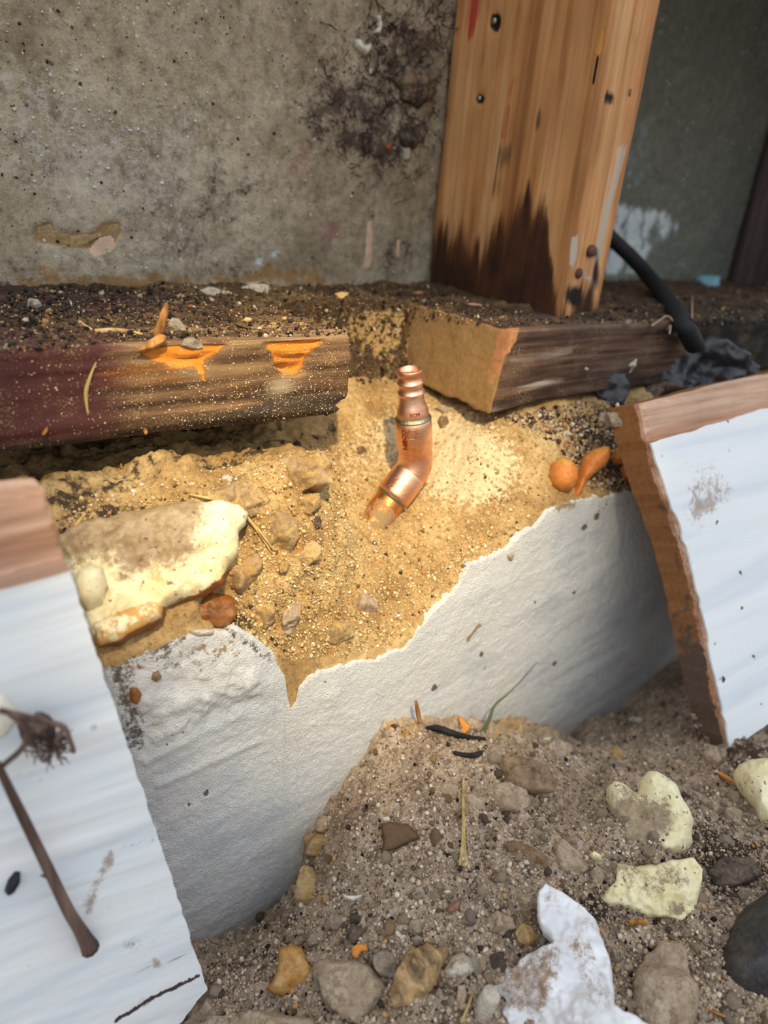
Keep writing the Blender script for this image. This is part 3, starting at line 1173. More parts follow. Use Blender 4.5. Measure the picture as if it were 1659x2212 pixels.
P[..., 2] += .009 * fbm(P, 34, 4, 51) + amp * (-.0024 + .0080 * np.abs(fbm(P, 75, 3, 52)) + .0044 * fbm(P, 230, 3, 53) + .0022 * fbm(P, 600, 2, 54))
dark = np.clip(.8 * emask(px, py, 1560, 1850, 120, 110) + .7 * emask(px, py, 1620, 1630, 80, 40) + .8 * emask(px, py, 745, 2170, 60, 60) + .6 * emask(px, py, 1020, 2180, 60, 50) + .35 * emask(px, py, 760, 1990, 100, 40)
               + .8 * emask(px, py, 1290, 1960, 60, 30) + .5 * emask(px, py, 520, 2090, 90, 60), 0, 1)
lt = np.clip(.6 * emask(px, py, 860, 1570, 80, 30) + .5 * emask(px, py, 1100, 1570, 80, 30) + .5 * emask(px, py, 680, 1920, 40, 40), 0, 1)
M = np.stack([dark, lt, 0 * px, 0 * px], -1)
F = grid_faces(*A.shape)[:, ::-1]
nn = vnormals(P.reshape(-1, 3), F)
if nn[:, 2].mean() < 0:
    F = F[:, ::-1]
tag(obj('floor', P.reshape(-1, 3), F, M_DIRT, None, True, M.reshape(-1, 4)), kind='structure', label='dug tan dirt heaped against the foundation')
base_surface(P.reshape(-1, 3), F)

# ------------------------------------------------------------------ sill plates
def cornerless(V):
    return V


V, F = rbox(-.34, 0, 0, .132, 0, .038, 0, .0016, (.0015, .003, .0012))
px, py = proj(V)
N = vnormals(V, F)
frontf = (N[:, 1] < -.3)
S = V * np.array([.10, 1, 1])
S2 = V * np.array([.05, 1, 1])
d = .0016 * fbm(S, 120, 4, 61) + .0009 * fbm(S, 420, 3, 62) + .0022 * sstep(.022, .006, V[:, 2]) * fbm(S2, 190, 3, 64)
low = sstep(.020, .002, V[:, 2])
d += low * (.0055 * fbm(S, 90, 3, 63) - .0012)
g1 = pmask(px, py, [(572, 742), (600, 738), (690, 730), (700, 740), (668, 760), (664, 795), (645, 810), (620, 808), (600, 795), (590, 765)], 10)
g2 = pmask(px, py, [(300, 768), (360, 748), (430, 748), (490, 742), (470, 765), (440, 780), (440, 820), (420, 790), (370, 790)], 12)
d += -.0042 * g1 * (1 + 1.6 * fbm(S, 260, 4, 66)) - .0028 * g2 * (1 + 2.6 * fbm(S, 260, 4, 67))
crk = lmask(px, py, [(560, 975), (620, 955), (700, 945), (735, 930)], 5)
d -= .004 * crk
V = V + N * d[:, None]
# ragged broken lower right corner and worn bottom edge
cut = sstep(.016, 0, V[:, 2]) * sstep(-.03, 0, V[:, 0])
V[:, 0] -= cut * (.006 + .008 * np.maximum(0, fbm(V * np.array([.2, .2, 1]), 260, 2, 68)))
V[:, 2] += sstep(-.02, .003, V[:, 0]) * .002 * fbm(V, 90, 3, 69) + .0015 * fbm(V * np.array([1, .2, .2]), 25, 3, 70)
V[:, 1] += sstep(.006, 0, V[:, 2]) * .003
V[:, 0] += (N[:, 0] > .5) * .0018 * fbm(V, 200, 3, 71)
orange = np.clip(g1 + g2 + .42 * pmask(px, py, [(190, 820), (280, 770), (400, 790), (390, 830), (250, 840)], 40) + .25 * emask(px, py, 480, 800, 160, 40), 0, 1)
white = np.clip(.8 * emask(px, py, 605, 825, 45, 30, -.3) + .35 * emask(px, py, 640, 870, 120, 60) + .4 * emask(px, py, 420, 960, 90, 40), 0, 1)
purp = np.clip(sstep(460, 120, px) * .9, 0, 1)
greyd = np.clip(.75 * sstep(.016, .004, V[:, 2]) + .6 * emask(px, py, 640, 870, 150, 90), 0, 1)
M = np.stack([orange, white, purp, greyd], -1)
LP = obj('sill_plate', V, F, M_PLATE, None, True, M, origin=(-.17, .066, 0))
tag(LP, 'weathered brown timber sill plate left of the copper pipe, gouged orange along its top edge', 'timber', 'sill plate timbers')
base_surface(V, F)

V, F = rbox(.078, .72, -.012, .128, 0, .038, 0, .0016, (.0018, .003, .0012))
px, py = proj(V)
N = vnormals(V, F)
S = V * np.array([.10, 1, 1])
d = .0018 * fbm(S, 130, 4, 81) + .0008 * fbm(S, 420, 3, 82)
endf = N[:, 0] < -.5
d = np.where(endf, .0014 * fbm(V, 120, 4, 83), d)
V = V + N * d[:, None]
V[:, 0] += .20 * V[:, 2] + .06 * np.clip(V[:, 1], -.02, .1)
V[:, 2] -= .004 * sstep(.12, .07, V[:, 0]) * sstep(.02, 0, V[:, 2])
M = np.stack([np.where(endf, .9, .0), np.clip(pmask(px, py, [(1045, 715), (1100, 705), (1098, 735), (1075, 775), (1060, 830), (1040, 800), (1055, 750)], 10) * .9, 0, 1),
              np.clip(.7 * lmask(px, py, [(1090, 780), (1220, 755)], 10) + .7 * emask(px, py, 1150, 835, 60, 14, -.2) + .6 * emask(px, py, 1070, 875, 30, 12), 0, 1) * ~endf,
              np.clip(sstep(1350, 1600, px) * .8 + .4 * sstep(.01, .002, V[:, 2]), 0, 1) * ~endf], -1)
RP = obj('sill_plate', V, F, M_PLATE2, None, True, M, origin=(.39, .058, 0))
tag(RP, 'dark timber sill plate right of the copper pipe, dusty sawn end facing the gap', 'timber', 'sill plate timbers')
base_surface(V, F)

# ------------------------------------------------------------------ studs
def stud(x0, x1, y0, y1, masks, label, mat=M_STUD):
    V, F = rbox(x0, x1, y0, y1, .034, .51, 0, .0014, (.0018, .0022, .0026))
    px, py = proj(V)
    N = vnormals(V, F)
    S = V * np.array([1, 1, .08])
    d = .0009 * fbm(S, 140, 4, 91) + .0005 * fbm(S, 500, 3, 92)
    if masks:
        M, M2, extra = masks(px, py, V, N)
        d = d + extra
    else:
        M = np.zeros((len(V), 4))
        M[:, 0] = .85
        M2 = M * 0
    V = V + N * d[:, None]
    o = obj('wall_stud', V, F, mat, None, True, M, M2, origin=((x0 + x1) / 2, (y0 + y1) / 2, .034))
    tag(o, label, 'timber', 'wall studs')
    base_surface(V, F)
    return o


def stud_masks(px, py, V, N):
    cur = np.interp(px, [930, 950, 985, 1000, 1030, 1045, 1060, 1090, 1105, 1140, 1160, 1180, 1190, 1205, 1230, 1250, 1300], [500, 480, 490, 480, 520, 540, 500, 470, 430, 410, 440, 430, 560, 640, 650, 590, 640])
    stain = sstep(-70, 110, py - cur) * .95
    red = .8 * np.clip(.95 * pmask(px, py, [(985, -40), (1050, -40), (1040, 30), (1020, 80), (998, 100)], 14) + .85 * lmask(px, py, [(1106, 168), (1100, 205)], 7) + .75 * lmask(px, py, [(1098, 230), (1086, 300)], 7), 0, 1)
    wht = np.clip(.95 * pmask(px, py, [(1232, 512), (1246, 508), (1250, 555), (1236, 580), (1228, 570)], 5) + .42 * lmask(px, py, [(1345, 330), (1310, 480), (1292, 560)], 24) + .85 * lmask(px, py, [(1250, 585), (1275, 605)], 9), 0, 1)
    bare = pmask(px, py, [(1297, 60), (1306, 65), (1300, 120), (1284, 115)], 4)
    spots = np.maximum.reduce([emask(px, py, 1068, 47, 15, 24), emask(px, py, 1036, 213, 11, 14), .9 * emask(px, py, 1372, 83, 5, 6), .75 * emask(px, py, 1316, 212, 16, 26), .7 * emask(px, py, 1360, 200, 8, 12),
                               .9 * lmask(px, py, [(1290, 120), (1282, 180)], 5), .7 * emask(px, py, 1274, 545, 22, 24), .8 * emask(px, py, 1240, 640, 30, 40), .6 * emask(px, py, 1290, 600, 18, 60)])
    mould = np.clip(.6 * emask(px, py, 1045, 120, 22, 60, .3) + .5 * emask(px, py, 1090, 330, 30, 40) + .5 * emask(px, py, 1165, 260, 24, 34) + .5 * emask(px, py, 1060, 400, 30, 50), 0, 1)
    left_f = N[:, 0] < -.5
    hole = np.maximum(emask(px, py, 1068, 45, 10, 15), emask(px, py, 1036, 212, 8, 11)) * left_f + emask(px, py, 1372, 83, 4, 5)
    grv = sum(lmask(px, py, p, 3) for p in ([(1262, 0), (1215, 250), (1190, 420)], [(1345, 0), (1290, 330), (1262, 520)], [(1372, 100), (1330, 330)])) * .0007
    return np.stack([stain, red, wht, bare], -1), np.stack([spots, mould, 0 * px, 0 * px], -1), -.0022 * hole - grv


STUD = stud(.151, .187, .018, .137, stud_masks, 'amber wall stud with dark rotted foot and red mark, right of the mouldy wall')
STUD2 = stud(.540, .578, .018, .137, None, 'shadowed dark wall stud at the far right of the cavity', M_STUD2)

# soil lying on the plates up to the back wall
xs = np.concatenate([np.linspace(-.3, -.16, 30), np.linspace(-.158, .24, 420), np.linspace(.243, .66, 120)])
ys = np.linspace(0, 1, 170)
A, B = np.meshgrid(xs, ys, indexing='ij')
y0 = .004 - .012 * sstep(.07, .09, A)
B = y0 + (.142 - y0) * B
Z = .0360 + .0026 * sstep(.0, .05, B) + .0010 * sstep(.105, .142, B) + .0015 * sstep(.05, .2, A)
Z = Z - .010 * (A > .08) * sstep(-.004, -.012, B)
P = np.stack([A, B, Z], -1)
P[..., 2] += .0036 * fbm(P, 45, 4, 101) + .0030 * fbm(P, 170, 4, 102) + .0014 * fbm(P, 520, 3, 103)
edge = sstep(.010, .0, B - y0 + .004 * fbm(P, 80, 3, 104)) * .004
P[..., 2] -= edge
xr = .090 + .06 * np.clip(B, -.02, .1)
xl = -.003 + .0 * B
gap = sstep(xl - .004, xl + .004, A) * sstep(xr + .004, xr - .004, A)
back = .082 + .012 * fbm(P, 60, 3, 105) * 2
P[..., 2] -= gap * np.clip((back - B) * 2.4, 0, .2)
P[..., 0] += gap * .002 * fbm(P, 120, 3, 106)
px, py = proj(P)
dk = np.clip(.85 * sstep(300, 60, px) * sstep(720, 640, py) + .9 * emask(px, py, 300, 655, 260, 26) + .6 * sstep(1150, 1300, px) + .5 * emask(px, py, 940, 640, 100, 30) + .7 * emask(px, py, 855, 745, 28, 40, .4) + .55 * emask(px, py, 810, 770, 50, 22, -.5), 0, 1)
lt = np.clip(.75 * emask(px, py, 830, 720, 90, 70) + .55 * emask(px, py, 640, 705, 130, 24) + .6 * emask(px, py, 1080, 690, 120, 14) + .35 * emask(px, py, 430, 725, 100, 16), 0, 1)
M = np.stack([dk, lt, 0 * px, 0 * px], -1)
F = grid_faces(*A.shape)[:, ::-1]
nn = vnormals(P.reshape(-1, 3), F)
if nn[:, 2].mean() < 0:
    F = F[:, ::-1]
fz = P.reshape(-1, 3)[F]
zr_ = np.ptp(fz[..., 2], axis=1)
fc = fz.mean(1)
F = F[~((zr_ > .007) & ((fc[:, 0] < .01) | (fc[:, 0] > .08))) & ~(fc[:, 2] < HC(fc[:, 0], fc[:, 1]) - .002)]
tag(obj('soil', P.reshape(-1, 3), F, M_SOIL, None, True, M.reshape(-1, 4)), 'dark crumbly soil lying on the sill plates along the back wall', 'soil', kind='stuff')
base_surface(P.reshape(-1, 3), F)
build_bvh()

# ------------------------------------------------------------------ wall details
def n_of(p0, p1, p2):
    n = np.cross(p1 - p0, p2 - p0)
    n /= np.linalg.norm(n)
    return -n if n @ (p0 - CAM) > 0 else n


# white mould specks, too many to count
def scatter_px(n, polys, seed, acc=None):
    r = np.random.default_rng(seed)
    out = []
    P_ = np.array(polys, float)
    lo, hi = P_.min(0), P_.max(0)
    while len(out) < n:
        x = r.uniform(lo[0], hi[0], 4000)
        y = r.uniform(lo[1], hi[1], 4000)
        k = inside(x, y, polys)
        if acc is not None:
            k &= r.uniform(0, 1, 4000) < acc(x, y)
        out += list(zip(x[k], y[k]))
        if not k.any():
            break
    return out[:n]


def grains(name, pts, size, cols, label=None, cat=None, parent=None, seed=3, sub=1, flat=(.5, 1.0), sink=.25, keep=None, mat=None):
    """very many tiny pieces of real geometry, joined"""
    r = np.random.default_rng(seed)
    V0, F0 = ico(sub)
    Vs, Fs, Cs, k = [], [], [], 0
    for x, y in pts:
        p, n = hit(x, y)
        if keep is not None and not keep(p, n):
            continue
        s = size(r) if callable(size) else r.uniform(*size)
        A = rot_rand(r) * (s * np.array([1, r.uniform(.6, 1), r.uniform(*flat)]))[None, :]
        v = V0 * (1 + .25 * r.normal(size=(len(V0), 1)).clip(-1, 1)) @ A.T + p + n * s * (1 - sink) * .5
        c = np.array(cols[r.integers(len(cols))]) * r.uniform(.75, 1.15)
        Vs.append(v)
        Fs.append(F0 + k)
        Cs.append(np.tile(np.append(c.clip(0, 1), 1), (len(V0), 1)))
        k += len(V0)
    o = obj(name, np.concatenate(Vs), np.concatenate(Fs), mat or M_GRAIN, parent, True, np.concatenate(Cs))
    o['kind'] = 'stuff'
    if label:
        tag(o, label, cat)
    return o


wallp = [(0, 0), (960, 0), (930, 590), (0, 600)]
onwall = lambda p, n: p[1] > .12
grains('mould_specks', scatter_px(700, wallp, 11, lambda x, y: np.clip(.35 * emask(x, y, 250, 200, 330, 240) + .5 * emask(x, y, 250, 280, 180, 110) + .05, 0, 1)), lambda r: r.choice([.0003, .0004, .0006, .0009], p=[.45, .3, .17, .08]),
       [lin((226, 222, 214)), lin((204, 200, 190)), lin((232, 216, 190))], parent=WALL, seed=12, keep=onwall)
grains('grit', scatter_px(420, wallp, 13, lambda x, y: np.clip(.3 + .9 * emask(x, y, 860, 250, 200, 260), 0, 1)), lambda r: r.choice([.0003, .0005, .0009], p=[.5, .35, .15]),
       [lin((60, 48, 44)), lin((88, 72, 62)), lin((40, 32, 30)), lin((120, 104, 88))], parent=WALL, seed=14, keep=onwall)

# matted roots on the wall left of the stud
r = np.random.default_rng(21)
Vs, Fs, k = [], [], 0
for cx_, cy_, sx, sy, n_ in [(890, 100, 75, 110, 150), (790, 230, 60, 70, 60), (840, 300, 70, 70, 50), (940, 30, 30, 60, 40)]:
    for i in range(n_):
        x, y = r.normal(cx_, sx), r.normal(cy_, sy)
        if x > 955:
            continue
        p, n = hit(x, y)
        if p[1] < .12:
            continue
        d = r.normal(size=3) * np.array([1, .4, 1])
        d /= np.linalg.norm(d)
        L = r.uniform(.004, .016)
        pts = []
        for t in np.linspace(0, 1, 6):
            pts.append(p + d * L * t + r.normal(size=3) * .0012 + n * (.0006 + .004 * math.sin(t * 3.1) * r.uniform(0, 1)))
        v, f = tube(pts, np.linspace(1, .4, 6) * r.uniform(.0002, .0005), 4, False)
        Vs.append(v)
        Fs += [tuple(a + k for a in q) for q in f]
        k += len(v)
o = obj('roots', np.concatenate(Vs), Fs, M_ROOT)
tag(o, 'matted dark root fibres clinging to the wall beside the stud', 'roots', kind='stuff')

nw = (0, -1, 0)
lump('mud_lump', 'dark crusty mud lump stuck on the wall low in the root mat', 'mud', [(845, 170), (880, 140), (930, 150), (940, 200), (900, 240), (860, 220)], .006, R_DARK, rag=8, nz=.004, nzs=200, seed=31, nrm=nw, camw=.2,
     mask=lambda x, y, V: np.stack([.45 + 0 * x, 0 * x, 0 * x, 0 * x], -1))
lump('mud_lump', 'dark mud lump on the wall beside the orange red crumb', 'mud', [(860, 280), (885, 265), (903, 285), (898, 320), (872, 325)], .005, R_DARK, rag=6, nz=.003, nzs=200, seed=32, nrm=nw, camw=.2)
lump('mud_lump', 'small mud lump under the white shell curl', 'mud', [(780, 290), (800, 285), (806, 325), (786, 332)], .004, R_DARK, rag=4, nz=.002, nzs=200, seed=33, nrm=nw, camw=.2)
lump('shell_flake', 'white curled shell flake stuck at the top of the wall', 'shell', [(806, 34), (818, 32), (823, 55), (818, 76), (802, 72), (810, 60), (812, 48)], .0045, M_SHELL, rag=1, seed=34, nrm=nw, camw=.2, under=.1)
lump('shell_flake', 'pair-lobed white shell flake below the curled one on the wall', 'shell', [(764, 86), (776, 84), (784, 98), (798, 92), (800, 108), (788, 122), (774, 112), (766, 100)], .0045, M_SHELL, rag=1.5, seed=35, nrm=nw, camw=.2, nz=.001, under=.1)
lump('shell_flake', 'tiny pale shell scrap lowest of the three on the wall', 'shell', [(798, 148), (804, 146), (802, 160), (796, 162)], .002, M_SHELL, rag=.6, seed=36, nrm=nw, camw=.2)
lump('crumb', 'bright orange red crumb among the mud on the wall', 'crumb', [(833, 314), (842, 312), (843, 322), (835, 324)], .002, M_REDBIT, rag=.6, seed=37, nrm=nw, camw=.2)
lump('crumb', 'pale pink plaster crumb left of the stud on the wall', 'crumb', [(868, 318), (884, 314), (890, 335), (880, 350), (868, 345)], .003, R_WHITE, rag=2, seed=38, nrm=nw, camw=.2)
lump('crumb', 'tiny ochre crumb high on the grey wall', 'crumb', [(666, 84), (674, 83), (675, 90), (668, 91)], .0012, R_OCHRE, rag=.4, seed=39, nrm=nw, camw=.2)

# ------------------------------------------------------------------ nails of the stud
def disc(name, parent, c, n, r0, h, mat, label):
    n = np.asarray(n, float) / np.linalg.norm(n)
    pts = [c - n * h, c + n * h * .2, c + n * h * .5, c + n * h * .6]
    V, F = tube(pts, [r0, r0, r0 * .7, r0 * .15], 16)
    o = obj(name, V, F, mat, parent)
    o['label'] = label
    return o


for x, y, r0, nm in ((1068, 46, .0021, 'sunken round steel nail head near the top of the stud'), (1036, 213, .0018, 'sunken steel nail head below the first')):
    p, n = hit(x, y)
    disc('nail', STUD, p + np.array([-.0002, 0, 0]), (-1, 0, 0), r0, .002, M_STEEL, nm)
p, n = hit(1275, 541)
disc('nail', STUD, p + np.array([0, -.001, 0]), (-.2, -1, .2), .0031, .003, M_RUST, 'domed rusty nail head near the foot of the stud')
p, n = hit(1249, 590)
disc('nail', STUD, p + np.array([0, -.0006, 0]), (0, -1, 0), .0028, .002, M_RUST, 'flat rusty nail head at the foot of the stud')

# ------------------------------------------------------------------ copper pipe
YP = 0.001
PB = on(806, 1130, 1, YP)
PK = on(899, 1006, 1, YP)
PT = on(885, 797, 1, YP)
PIPE = thing('copper_pipe', PB, 'bent copper pipe end with barbed tip rising from the broken concrete', 'pipe')
l0 = PK - PB
l0 /= np.linalg.norm(l0)
u0 = PT - PK
u0 /= np.linalg.norm(u0)


def at_low(px_, py_):
    q = on(px_, py_, 1, YP)
    return float((q - PB) @ l0)


def at_up(px_, py_):
    q = on(px_, py_, 1, YP)
    return float((q - PK) @ u0)


def lathe(name, P0, ax, prof, mat, label=None, seg=56, dirt=False):
    pts = [P0 + ax * a for a, b in prof]
    V, F = tube(np.array(pts) + np.arange(len(pts))[:, None] * 1e-7 * ax, [b for a, b in prof], seg, False)
    # exact rings with a fixed axis
    a0 = np.cross(ax, [0, 1, 0]); a0 /= np.linalg.norm(a0)
    b0 = np.cross(ax, a0)
    th = np.arange(seg) * 2 * math.pi / seg
    V = np.concatenate([p + b * (np.cos(th)[:, None] * a0 + np.sin(th)[:, None] * b0) for p, (a, b) in zip(pts, prof)])
    M = None
    if dirt:
        t = np.repeat([a for a, b in prof], seg)
        M = np.stack([np.clip(dirt(t, V), 0, 1)] + [0 * t] * 3, -1)
    o = obj(name, V, F, mat, PIPE, True, M)
    if label:
        o['label'] = label
    return o


R1 = .0090
s1 = at_low(845, 1072)
s2 = at_low(884, 1026)
prof = [(-.014, .0079)] + [(t, .0079) for t in np.linspace(-.004, s1 + .003, 14)]
lathe('stub', PB, l0, prof, M_COPPER2, 'tarnished lower stub caked with mortar where it leaves the concrete', dirt=lambda t, V: .9 - sstep(.002, .014, t + .016 * fbm(V, 130, 3, 7)))
# elbow: straight cup, bend, straight cup, one mesh
tb = np.linalg.norm(PK - PB)
cr = .0086
pts, rad = [], []
for t, q in ((s1, R1 - .0012), (s1 + .0002, R1), (s1 + .002, R1 + .0001), (s2 - .001, R1 + .0001), (s2, R1), (s2 + .0007, R1 - .0006)):
    pts.append(PB + l0 * t); rad.append(q)
a, b = PB + l0 * (s2 + .0010), PK + u0 * (.0058)
for t in np.linspace(0, 1, 16):
    c = (1 - t) ** 2 * a + 2 * t * (1 - t) * PK + t * t * b
    pts.append(c); rad.append(cr + .0002 * math.sin(t * 3.14))
u1, u2 = at_up(893, 968), at_up(893, 903)
for t, q in ((max(u1, .0064), R1 - .0006), (max(u1, .0064) + .0006, R1), (u2 - .003, R1 + .0001), (u2 - .0004, R1), (u2, R1 - .0004), (u2 + .00005, R1 - .0014)):
    pts.append(PK + u0 * t); rad.append(q)
V, F = tube(pts, rad, 64, False)
ELB = obj('elbow', V, F, M_COPPER, PIPE, True)
ELB['label'] = 'forty five degree copper elbow with stamped letters'
# solder fillets
lathe('solder_joint', PK, u0, [(u2 - .0006, R1 - .0006), (u2 - .0001, R1 + .0001), (u2 + .0005, R1 - .0001), (u2 + .0012, .0083), (u2 + .0016, .0078)], M_SOLDER, 'grey solder ring between elbow and barbed tip')
lathe('solder_joint', PB, l0, [(s1 - .0016, .0078), (s1 - .001, .0084), (s1 - .0002, R1 - .0004), (s1 + .0004, R1 - .0002)], M_SOLDER, 'grey solder ring at the lower elbow cup')
T = lambda y: at_up(886, y)
prof = [(T(908), .0078), (T(893), .0078), (T(888), .0077), (T(876), .0069), (T(868), .0063), (T(855), .0060), (T(851), .0060), (T(850), .0064), (T(846), .0066), (T(844.5), .0059),
        (T(836), .0058), (T(829), .0060), (T(828), .0063), (T(824), .0065), (T(822.5), .0058), (T(812), .0057), (T(809), .0058), (T(808.5), .0061), (T(799), .0060), (T(797), .0058), (T(797), .0048), (T(815), .0046), (T(850), .0046)]
TIP = lathe('barbed_adapter', PK, u0, prof, M_COPPER, 'narrow copper tip with raised ridges')


def stamp(text, size, P0, ax, t0, ang, radius, along, parent, label):
    """raised letters wrapped round a cylinder"""
    cu = bpy.data.curves.new('stamp', 'FONT')
    cu.body = text
    cu.size = size
    cu.extrude = .0003
    cu.resolution_u = 3
    to = bpy.data.objects.new('stamp', cu)
    COL.objects.link(to)
    dg = bpy.context.evaluated_depsgraph_get()
    me = to.evaluated_get(dg).to_mesh()
    V = np.array([v.co[:] for v in me.vertices])
    F = [tuple(p.vertices) for p in me.polygons]
    to.evaluated_get(dg).to_mesh_clear()
    bpy.data.objects.remove(to)
    view = CAM - (P0 + ax * t0)
    e0 = view - ax * (view @ ax)
    e0 /= np.linalg.norm(e0)
    e1 = np.cross(ax, e0)
    if e1 @ ROT[:, 0] < 0:
        e1 = -e1
    V[:, 0] -= V[:, 0].mean()
    V[:, 1] -= V[:, 1].mean()
    if along:
        t, w = V[:, 0], -V[:, 1]
    else:
        t, w = V[:, 1], V[:, 0]
    th = ang + w / radius
    rr = radius + V[:, 2]
    Q = P0 + (t0 + t)[:, None] * ax + rr[:, None] * (np.cos(th)[:, None] * e0 + np.sin(th)[:, None] * e1)
    o = obj('stamped_letters', Q, F, M_STAMP, parent, False)
    o['label'] = label
    return o


stamp('NIBCO', .0036, PK, u0, at_up(893, 932), -.55, R1 + .0001, True, ELB, 'raised letters reading upwards on the elbow')
stamp('NIBC', .0034, PB, l0, at_low(862, 1050), -.45, R1 + .0001, True, ELB, 'raised letters on the lower cup')
stamp('3CM', .0026, PK, u0, T(885), .02, .0077, False, TIP, 'small raised letters round the collar')
# ring shaped dent mark
view = CAM - (PK + u0 * at_up(890, 923))
e0 = view - u0 * (view @ u0); e0 /= np.linalg.norm(e0)
e1 = np.cross(u0, e0)
e1 = e1 if e1 @ ROT[:, 0] > 0 else -e1
ring = []
for k in range(21):
    a = 2 * math.pi * k / 20
    q = 1 + .08 * math.cos(6 * a)
    th = -.10 + .0022 * q * math.cos(a) / R1
    ring.append(PK + u0 * (at_up(890, 924) + .0026 * q * math.sin(a)) + (R1 + .00015) * (math.cos(th) * e0 + math.sin(th) * e1))
V, F = tube(ring, .00022, 6)
o = obj('stamped_ring', V, F, M_SOLDER, ELB)
o['label'] = 'dark six sided outline stamped on the elbow'

# ------------------------------------------------------------------ siding boards
A0, A1, A2 = on(100, 1065, 1, -.062), on(447, 2135, 1, -.090), on(0, 1071, 1, -.062)
NL = n_of(A0, A1, A2)
LBP = [(-90, 1079), (0, 1071), (60, 1065), (97, 1062), (112, 1108), (150, 1235), (208, 1412), (302, 1690), (385, 1945), (447, 2133), (415, 2176), (380, 2215), (300, 2290), (-90, 2420)]


def ridge_l(P, x, y):
    Q = np.stack([(x + .3 * y) * .0004, (y + .30 * x) * .010, 0 * x], -1)
    return .0007 * fbm(Q, 1.6, 4, 211) + .0005 * (lmask(x, y, [(0, 1640), (240, 1560)], 22) + .7 * lmask(x, y, [(130, 1830), (330, 1760)], 20))


LB = slab('siding_board', LBP, A0, NL, .017, M_BOARD, 9, 1.5, 201, relief=ridge_l, bevel_px=8, origin=A1)
tag(LB, 'white painted siding board at the left, pinkish bare strip on top, twig lying on it', 'board', 'cut siding boards')
PAINT = [(-90, 1268), (0, 1246), (50, 1228), (90, 1218), (140, 1202), (150, 1236), (208, 1413), (302, 1691), (385, 1946), (446, 2133), (415, 2175), (380, 2214), (300, 2289), (-90, 2419)]


def lb_mask(x, y, V):
    specks = sum(emask(x, y, a, b, c, c) for a, b, c in ((36, 1637, 7), (88, 1686, 8), (66, 1668, 5), (190, 1968, 8), (235, 1860, 6), (222, 1880, 6), (60, 2085, 7), (225, 1975, 5)))
    mud = .8 * lmask(x, y, [(190, 1955), (215, 1900), (235, 1860), (240, 1845)], 12) + .7 * lmask(x, y, [(270, 1830), (330, 1815)], 6) + .7 * emask(x, y, 285, 2040, 18, 16) + .8 * emask(x, y, 340, 2082, 14, 12) + .6 * emask(x, y, 312, 2165, 14, 10) + .5 * specks
    dark = .95 * lmask(x, y, [(250, 2205), (330, 2155), (430, 2108)], 5) + .9 * emask(x, y, 72, 1600, 12, 12)
    pk = .45 * lmask(x, y, [(130, 1538), (250, 1498)], 10) + .9 * sstep(60, 0, y - 1240 + .28 * x) + .5 * lmask(x, y, [(190, 2170), (320, 2090), (430, 2055)], 6)
    return np.clip(np.stack([mud, dark, pk, 0 * x], -1), 0, 1)


o = slab('paint_coat', PAINT, A0, NL, .0012, M_BPAINT, 5.5, 4, 202, parent=LB, mask=lb_mask, relief=ridge_l, front=.0007)
o['label'] = 'white paint with faint ridges and mud specks'

B0, B1, B2 = on(1390, 880, 1, -.062), on(1577, 1622, 1, -.140), on(1659, 806, 1, -.062)
NR = n_of(B0, B1, B2)
RBP = [(1383, 872), (1392, 900), (1402, 950), (1420, 1010), (1440, 1075), (1456, 1110), (1480, 1180), (1494, 1240), (1512, 1320), (1530, 1400), (1546, 1480), (1560, 1545), (1577, 1624), (1659, 1562), (1900, 1400), (1900, 742), (1659, 806), (1560, 826), (1470, 850)]


def rb_core_mask(x, y, V):
    s = sstep(.0012, .003, -(V - B0) @ NR)
    return np.clip(np.stack([s, s * sstep(1250, 1480, y) + s * .8 * sstep(-30, 30, 14 - seg_dist(x, y, [(1430, 1050), (1500, 1250), (1577, 1620)], False)), 0 * x, 0 * x], -1), 0, 1)


RB = slab('siding_board', RBP, B0, NR, .019, M_BOARD, 9, 3.0, 203, bevel_px=8, mask=rb_core_mask, origin=B1)
tag(RB, 'white painted siding board leaning out at the right, rough brown cut edge facing the pipe', 'board', 'cut siding boards')
PR = [(1404, 958), (1440, 946), (1540, 916), (1659, 880), (1900, 815), (1900, 1401), (1659, 1561), (1577, 1622), (1560, 1543), (1547, 1480), (1531, 1400), (1513, 1320), (1495, 1240), (1481, 1180), (1457, 1110), (1441, 1075), (1421, 1010)]


def rb_mask(x, y, V):
    mud = .75 * emask(x, y, 1525, 1090, 50, 22, -.5) + .55 * emask(x, y, 1530, 1040, 40, 40) + .4 * lmask(x, y, [(1500, 1060), (1510, 1140)], 12)
    dots = sum(emask(x, y, a, b, c, c * 1.3) for a, b, c in ((1562, 1468, 7), (1600, 1236, 5), (1602, 1312, 4), (1628, 1420, 5), (1543, 1390, 4), (1570, 912, 5), (1468, 912, 5), (1550, 1130, 5), (1646, 1520, 3)))
    return np.clip(np.stack([mud, .9 * dots, 0 * x, 0 * x], -1), 0, 1)


o = slab('paint_coat', PR, B0, NR, .0012, M_BPAINT, 7, 3, 204, parent=RB, mask=rb_mask, front=.0007)
o['label'] = 'white paint with a muddy smear and small nicks'

for o_ in (LB, RB, bpy.data.objects['paint_coat.001'], bpy.data.objects['paint_coat.002']):
    loc = np.array(o_.location) if o_.parent is None else np.array(o_.parent.location)
    base_surface(np.array([v.co[:] for v in o_.data.vertices]) + loc, np.array([p.vertices[:] for p in o_.data.polygons]))
build_bvh()

# ------------------------------------------------------------------ foam and rubble on the ledge
def px_mask(*fs):
    """up to four functions of (x, y) -> rgba mask for a lump"""
    def f(x, y, V):
        L = [np.clip(g_(x, y), 0, 1) if g_ else 0 * x for g_ in fs]
        while len(L) < 4:
            L.append(0 * x)
        return np.stack(L, -1)
    return f


dusty = lambda k: px_mask(lambda x, y: k + 0 * x)

